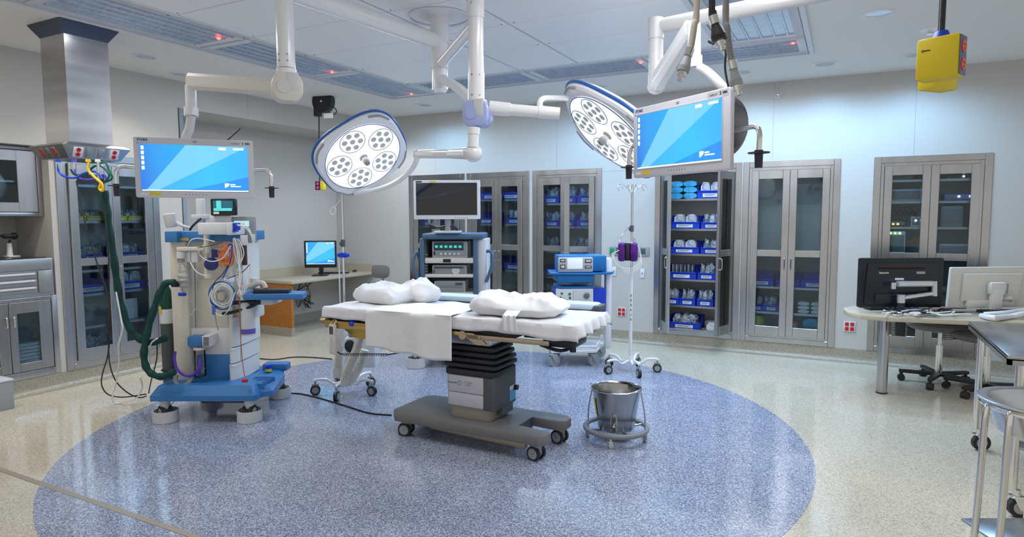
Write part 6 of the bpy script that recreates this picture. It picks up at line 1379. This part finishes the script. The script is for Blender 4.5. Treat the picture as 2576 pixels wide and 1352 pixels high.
# ------------------------------------------------------------------ wall fittings
def plate(label, px, py, w, h, kind, nm='power_outlet', cat='outlet'):
    p = onY(px, py, YB - .002); t = thing(nm, label, cat, p); m = MB(); m.box(-w / 2, w / 2, -.008, 0, -h / 2, h / 2, b=.003); m.build('cover_plate', pale if kind != 'switch' else packw, t)
    if kind == 'quad':
        for x in (-w * .22, w * .22):
            for z in (-h * .22, h * .22): m = MB(); m.prism(rrect(w * .32, h * .34, .008), 0, .004, M=Matrix.Translation((x, -.008, z)) @ Matrix.Rotation(rad(90), 4, 'X')); m.build('receptacle', redp, t)
    else: m = MB(); m.box(-.006, .006, -.014, -.008, -.012, .012); m.build('toggle', lgrey, t)
plate('four-gang red wall outlet behind the right drip stand', 1564, 785, .11, .11, 'quad'); plate('four-gang red wall outlet left of the beige right-hand desk', 2137, 822, .11, .11, 'quad')
plate('tall grey wall plate just right of the purple pump', 1616, 688, .05, .11, 'switch', 'light_switch', 'switch'); plate('grey wall plate left of the purple pump', 1545, 683, .05, .11, 'switch', 'light_switch', 'switch')
p = onY(1583, 632, YB - .002); t = thing('gas_outlet_rail', 'grey strip of gas outlets on the back wall behind the purple pump', 'gas outlets', p)
m = MB(); m.box(-.24, .24, -.012, 0, -.055, .05, b=.003); m.build('rail_plate', lgrey, t)
for x, mt in ((-.21, inkg), (-.13, black), (.02, dgrey), (.17, dgrey)): m = MB(); m.box(x - .028, x + .028, -.02, -.01, -.03, .035, b=.005); m.build('outlet_cover', mt, t)
p = onY(1958, 239, YB - .002); t = thing('round_fitting', 'small round chrome fitting high on the back wall', 'wall fitting', p); m = MB(); m.cyl((0, 0, 0), (0, -.01, 0), .042, n=28); m.build('flange', pale, t); m = MB(); m.ball((0, -.015, 0), .03); m.build('eye', chrome, t)
# ------------------------------------------------------------------ right-hand desk
RZ = .70
t = thing('computer_desk', 'beige round-ended desk with steel legs, right side of the room', 'desk', (.6, 5.9, 0))
e = [onZ(x, y, RZ) for x, y in ((2122, 778), (2132, 786), (2165, 793), (2240, 799), (2430, 807), (2640, 815))]
I = Matrix.Translation((-.6, -5.9, 0)); pts = [(v.x - .6, v.y - 5.9) for v in e]; lft = pts[0]
pts += [(pts[-1][0], pts[-1][1] + .8), (lft[0] + .5, pts[3][1] + .85), (lft[0] + .12, pts[3][1] + .70), (lft[0] + .0, pts[3][1] + .45)]
m = MB(); m.prism(pts, RZ - .035, RZ, b=.004); m.build('desktop', laminate, t)
lp = onZ(2218, 993, 0); m = MB(); m.cyl((lp.x - .6, lp.y - 5.9 + .05, .006), (lp.x - .6, lp.y - 5.9 + .05, RZ - .035), .041, n=28); lg = m.build('leg', steel, t); m = MB(); m.cyl((lp.x - .6, lp.y - 5.85, 0), (lp.x - .6, lp.y - 5.85, .012), .043, n=28); m.build('foot_cap', black, lg)
m = MB(); m.cyl((1.3, lp.y - 5.9 + .25, 0), (1.3, lp.y - 5.9 + .25, RZ - .035), .041, n=28); m.build('leg', steel, t)
def spine(label, px, py0, py1, hd, w):
    g = onH(px, py0, hd); z1 = zat(py0, hd); z0 = zat(py1, hd); m = MB(); n = int((z1 - z0) / .016)
    for i in range(n): m.box(-w, w, -.02, .02, z0 + i * .016, z0 + i * .016 + .006, b=.002)
    m.box(-.01, .01, -.008, .008, z0, z1); o = m.build('cable_spine', pale, None, (g.x, g.y, 0), rz=YAW); tag(o, label, 'cable guide')
spine('ribbed cable guide hanging below the clamp of the black monitor arm', 2262, 800, 852, 5.25, .055); spine('ribbed cable guide hanging right of the stool column', 2384, 838, 862, 5.6, .045)
MK = facing(onH(2261, 711, 5.28), RH * -.99 + FH * .04, (0, 0, 1))   # its back faces the room
def back_display(label, M, W_, H_, shell, name='display_screen'):
    D_ = thing(name, label, 'monitor', M=M); m = MB(); m.prism(rrect(W_, H_, .012), -.03, .0, b=.006); m.build('housing', shell, D_); m = MB(); m.box(-W_ / 2 + .02, W_ / 2 - .02, -H_ / 2 + .02, H_ / 2 - .02, 0, .002); m.build('screen', mat('dark glossy screen', (.012, .012, .016)), D_); return D_
DB = back_display('black computer monitor seen from behind on a jointed silver arm', MK, .68, .41, blackm)
BK = Matrix.Translation((0, 0, -.03)) @ Matrix.Rotation(PI, 4, 'Y')       # back side frame: x right as seen
m = MB(BK); m.prism([(-.30, -.18), (.30, -.18), (.28, .165), (-.28, .165)], 0, .02, b=.008); m.box(-.22, .12, -.17, -.09, .015, .035, b=.004); m.build('rear_shell', blackm, DB)
m = MB(BK); m.box(-.2, .17, .115, .135, .019, .022); m.build('vent_slot', mat('black recess', (.003, .003, .004), .6), DB); m = MB(BK); m.box(-.2, .17, .133, .136, .02, .0225); m.build('red_line', mat('dark red', (.25, .01, .02), .4), DB)
text('lettering', 'lenovo', .028, pale, DB, BK @ Matrix.Translation((-.15, .085, .021)), bold=.0006); m = MB(BK); m.box(.11, .18, .075, .095, .02, .0215, b=.004); m.build('rear_badge', lgrey, DB); m = MB(BK); m.box(-.06, .01, .025, .042, .02, .022); m.build('rear_label', packw, DB)
t = thing('monitor_arm', 'silver jointed monitor arm clamped to the right-hand desk', 'monitor arm', (0, 0, 0))
P = lambda x, y, hd=5.2: onH(x, y, hd)
m = MB(); beam(m, P(2258, 715, 5.15), P(2345, 714, 5.2), .04, .045, .04, .045); m.cyl(P(2248, 718, 5.15) + Vector((0, 0, .02)), P(2248, 718, 5.15) - Vector((0, 0, .03)), .018); m.build('upper_link', mat('arm silver', (.62, .63, .64), .3, .7), t)
m = MB(); beam(m, P(2268, 750, 5.15), P(2352, 738, 5.2), .035, .03, .035, .03); m.cyl(P(2350, 708, 5.2), P(2350, 745, 5.2), .022); m.build('lower_link', MATS['arm silver'], t)
m = MB(); m.cyl(P(2267, 742, 5.15), P(2267, 762, 5.15), .03); m.build('collar', MATS['arm silver'], t); m = MB(); m.cyl(P(2267, 758, 5.15), P(2266, 796, 5.15), .027); A0 = P(2266, 800, 5.15); m.box(A0.x - .035, A0.x + .035, A0.y - .03, A0.y + .03, .52, A0.z + .02, b=.006); m.build('clamp', black, t)
m = MB(); q_ = P(2266, 790, 5.16); m.box(q_.x - .09, q_.x + .09, q_.y - .04, q_.y + .05, RZ + .001, RZ + .01, b=.003); m.build('clamp_plate', MATS['arm silver'], t)
MW = facing(onH(2480, 722, 5.3), RH * -.97 + FH * -.06, (0, -.08, 1))
DW = back_display('cream computer monitor seen from behind, right of the black one', MW, .68, .34, offw)
m = MB(BK); m.prism([(-.24, -.11), (.24, -.11), (.26, .12), (-.24, .12)], 0, .03, b=.012); m.box(-.2, .2, -.16, -.10, 0, .05, b=.01); m.build('rear_shell', offw, DW)
m = MB(BK); m.box(-.05, .09, -.05, .055, .03, .085, b=.02); m.box(-.035, .065, -.27, .0, .045, .09, b=.015); m.box(-.10, .13, -.285, -.265, -.06, .13, b=.008); m.tube([(.1, -.09, .04), (.14, -.08, .06), (.17, -.10, .04)], .02); m.build('stand', offw, DW)
m = MB(BK); m.box(.105, .145, -.05, .035, .03, .0315); m.build('rear_label', lgrey, DW)
# things on the right-hand desk
def dthing(nm, label, cat, x, y, mt, f, rz=0):
    p = onZ(x, y, RZ); m = MB(); f(m); o = m.build(nm, mt, None, (p.x, p.y, RZ), rz=YAW + rz); tag(o, label, cat); return o
dthing('computer_mouse', 'black mouse at the round left end of the right-hand desk', 'mouse', 2172, 774, black, lambda m: (m.ball((0, 0, .016), .045, (1.1, .7, .45)), None))
dthing('computer_mouse', 'dark mouse between the two monitors on the right-hand desk', 'mouse', 2378, 788, blackm, lambda m: (m.ball((0, 0, .018), .055, (1.1, .7, .42)), None))
dthing('keyboard', 'black keyboard below the black monitor on the right-hand desk', 'keyboard', 2215, 779, black, lambda m: (m.box(-.12, .12, -.05, .05, .001, .02, b=.005), [m.box(-.11 + j * .028, -.088 + j * .028, -.04 + i * .028, -.018 + i * .028, .018, .025) for i in range(3) for j in range(8)]))
dthing('keyboard', 'black keyboard behind the cream monitor stand', 'keyboard', 2530, 788, black, lambda m: (m.box(-.2, .2, -.06, .06, .001, .022, b=.005), [m.box(-.19 + j * .028, -.168 + j * .028, -.05 + i * .03, -.026 + i * .03, .02, .027) for i in range(3) for j in range(13)]))
dthing('power_adapter', 'small black box with a red lamp at the left of the right-hand desk', 'adapter', 2190, 768, black, lambda m: (m.box(-.04, .04, -.03, .03, .0, .05, b=.008), None))
dthing('paper_sheet', 'white papers at the right edge of the right-hand desk', 'papers', 2540, 797, paper, lambda m: (m.box(-.15, .15, -.04, .04, .001, .006), m.box(-.12, .16, -.03, .05, .006, .012)), .2)
rr = random.Random(11)
for mt, nm, lb, n, y0 in ((mat('cable navy', (.03, .09, .3), .4), 'blue_cable', 'blue cables strewn on the desk under the black monitor', 5, 772), (wcab, 'white_cable', 'white cables along the front of the right-hand desk', 6, 786), (rubber, 'black_cable', 'black cables tangled along the right-hand desk', 6, 782), (ora, 'orange_cable', 'thin orange cable looped between the two monitors', 1, 776)):
    m = MB()
    for q in range(n):
        xs = 2215 + rr.uniform(0, 60); pts = []
        for k in range(6): xx = xs + k * (28 if nm != 'blue_cable' else 14) * rr.uniform(.8, 1.3); yy = min(797, y0 + rr.uniform(-6, 9)); p_ = onZ(xx, yy, RZ + .008 + .012 * (q % 3) + .02 * (k in (1, 3)) * rr.random()); pts.append(p_)
        m.tube(pts, .006 if nm == 'white_cable' else .0045, n=6, sm=5)
    tag(m.build(nm, mt), lb, 'cables', kind='stuff')
m = MB(); m.tube([onZ(2470, 795, RZ + .02), onZ(2500, 800, RZ + .03), onZ(2540, 797, RZ + .02), onZ(2576, 790, RZ + .04), onZ(2640, 780, RZ + .03)], .022, n=10); m.tube([onZ(2475, 790, RZ + .03), onZ(2530, 786, RZ + .05), onZ(2620, 775, RZ + .05)], .014, n=8); tag(m.build('wrapped_cable', packw), 'thick white wrapped cable at the right end of the desk', 'cable')
# ------------------------------------------------------------------ stools
def stool(label, px, hd, seat_py, rs, rz):
    p = onH(px, 900, hd); z = zat(seat_py, hd); t = thing('rolling_stool', label, 'stool', (p.x, p.y, 0), rz)
    m = MB(); m.lathe([(.001, z - .05), (rs * .9, z - .045), (rs, z - .02), (rs, z), (rs * .93, z + .02), (.001, z + .025)], n=40); m.build('seat', seatg, t)
    m = MB(); m.cyl((0, 0, .10), (0, 0, z * .65), .028); m.cyl((0, 0, z * .6), (0, 0, z - .05), .018); m.build('gas_column', chrome, t)
    m = MB(); m.cyl((0, 0, z - .075), (0, 0, z - .045), .07); m.tube([(0, -.02, z - .07), (-.14, -.06, z - .08), (-.2, -.08, z - .1)], .006); m.m(black); m.cyl((-.19, -.078, z - .095), (-.24, -.09, z - .12), .012)
    m.build('lever', dsteel, t)
    for q in range(5):
        a = 2 * PI * q / 5 + .25; c_, s_ = math.cos(a), math.sin(a); m = MB(Matrix.Rotation(a, 4, 'Z')); m.prism([(.02, -.03), (.3, -.018), (.3, .018), (.02, .03)], .075, .105, b=.006); lg = m.build('leg', black, t)
        m = MB(Matrix.Rotation(a, 4, 'Z')); m.cyl((.28, -.025, .03), (.28, .025, .03), .03, n=16); m.cyl((.28, 0, .04), (.28, 0, .085), .012); m.build('caster', rubber, lg)
stool('grey round rolling stool under the right-hand desk, nearer and left one', 2362, 5.6, 820, .26, 2.9)
stool('grey round rolling stool further right, half hidden by the steel table', 2484, 5.25, 850, .25, 2.55)
# ------------------------------------------------------------------ steel instrument table and basin stand
t = thing('instrument_table', 'stainless steel wheeled instrument table at the right edge', 'table', (0, 0, 0)); TZ_ = .80
c1_, c2_ = onZ(2437, 808, TZ_ + .02), onZ(2532, 893, TZ_ + .02)
xl = .74
m = MB(); m.box(c1_.x, 1.7, c2_.y, c1_.y, TZ_ - .01, TZ_ + .018, b=.004); m.box(c1_.x, c1_.x + .02, c2_.y, c1_.y, TZ_ - .03, TZ_); m.box(c1_.x, 1.7, c2_.y, c2_.y + .02, TZ_ - .03, TZ_); m.build('tabletop', mat('polished steel top', (.5, .5, .52), .22, 1, noise=.1, nscale=5), t)
legx = c1_.x + .06
for x, y in ((legx, c1_.y - .06), (legx, c2_.y + .05), (1.6, c1_.y - .06), (1.6, c2_.y + .05)):
    m = MB(); m.cyl((x, y, .13), (x, y, TZ_ - .01), .019, n=18); lg = m.build('leg', chrome, t); caster(t, x + .03, y, .052, .03, rubber, dsteel, rad(20), chrome, .14)
m = MB(); m.box(legx, 1.6, c2_.y + .05, c1_.y - .06, .34, .352, b=.002); m.build('lower_shelf', steel, t)
tr = thing('steel_tray', 'shallow steel tray on the instrument table at the right edge', 'tray', (c1_.x + .42, c1_.y - .52, TZ_ + .019)); m = MB(); m.prism(rrect(.3, .4, .04), 0, .004); m.tube([(x, y, .05) for x, y in rrect(.34, .44, .05)], .006, sm=1, close=True, n=6)
m.grid(lambda u, v: Vector((rrect(.30 + .04 * v, .40 + .04 * v, .045)[int(u * 24) % 24][0], rrect(.30 + .04 * v, .40 + .04 * v, .045)[int(u * 24) % 24][1], .05 * v)), 24, 2); m.build('tray_body', chrome, tr)
bc = onH(2636, 1005, 2.36); t = thing('basin_stand', 'tubular steel ring stand at the lower right edge', 'basin stand', (bc.x, bc.y, 0), YAW); zr = bc.z
rb = .20
m = MB(); m.torus((0, 0, zr - .03), rb, .012, n=48, m=10); m.build('ring', chrome, t)
for q, (a, dx) in enumerate(((172, -.02), (200, -.02), (60, .02), (-40, .02))):
    ca, sa = math.cos(rad(a)), math.sin(rad(a)); m = MB(); m.tube([(rb * ca, rb * sa, zr - .03), ((rb + .012) * ca, (rb + .012) * sa, zr - .08), ((rb + .02) * ca, (rb + .02) * sa, .4), ((rb + .035) * ca, (rb + .035) * sa, .07)], .0125, n=14, sm=3); lg = m.build('leg', chrome, t); m = MB(); m.cyl(((rb + .035) * ca, (rb + .035) * sa - .01, .03), ((rb + .035) * ca, (rb + .035) * sa + .01, .03), .03); m.build('caster', rubber, t)
m = MB(); m.box(-.18, .18, -.17, .17, .25, .262, b=.003); m.build('lower_shelf', steel, t)
b_ = thing('steel_basin', 'round stainless steel basin resting in the ring stand, lower right corner', 'basin', (bc.x, bc.y, zr - .02)); m = MB(); m.lathe([(.001, -.13), (.12, -.13), (.155, -.11), (.18, -.03), (.187, .0), (.215, .004), (.218, .012), (.21, .014), (.183, .008), (.172, -.03), (.148, -.105), (.001, -.122)], n=56); m.build('bowl', steelh, b_)
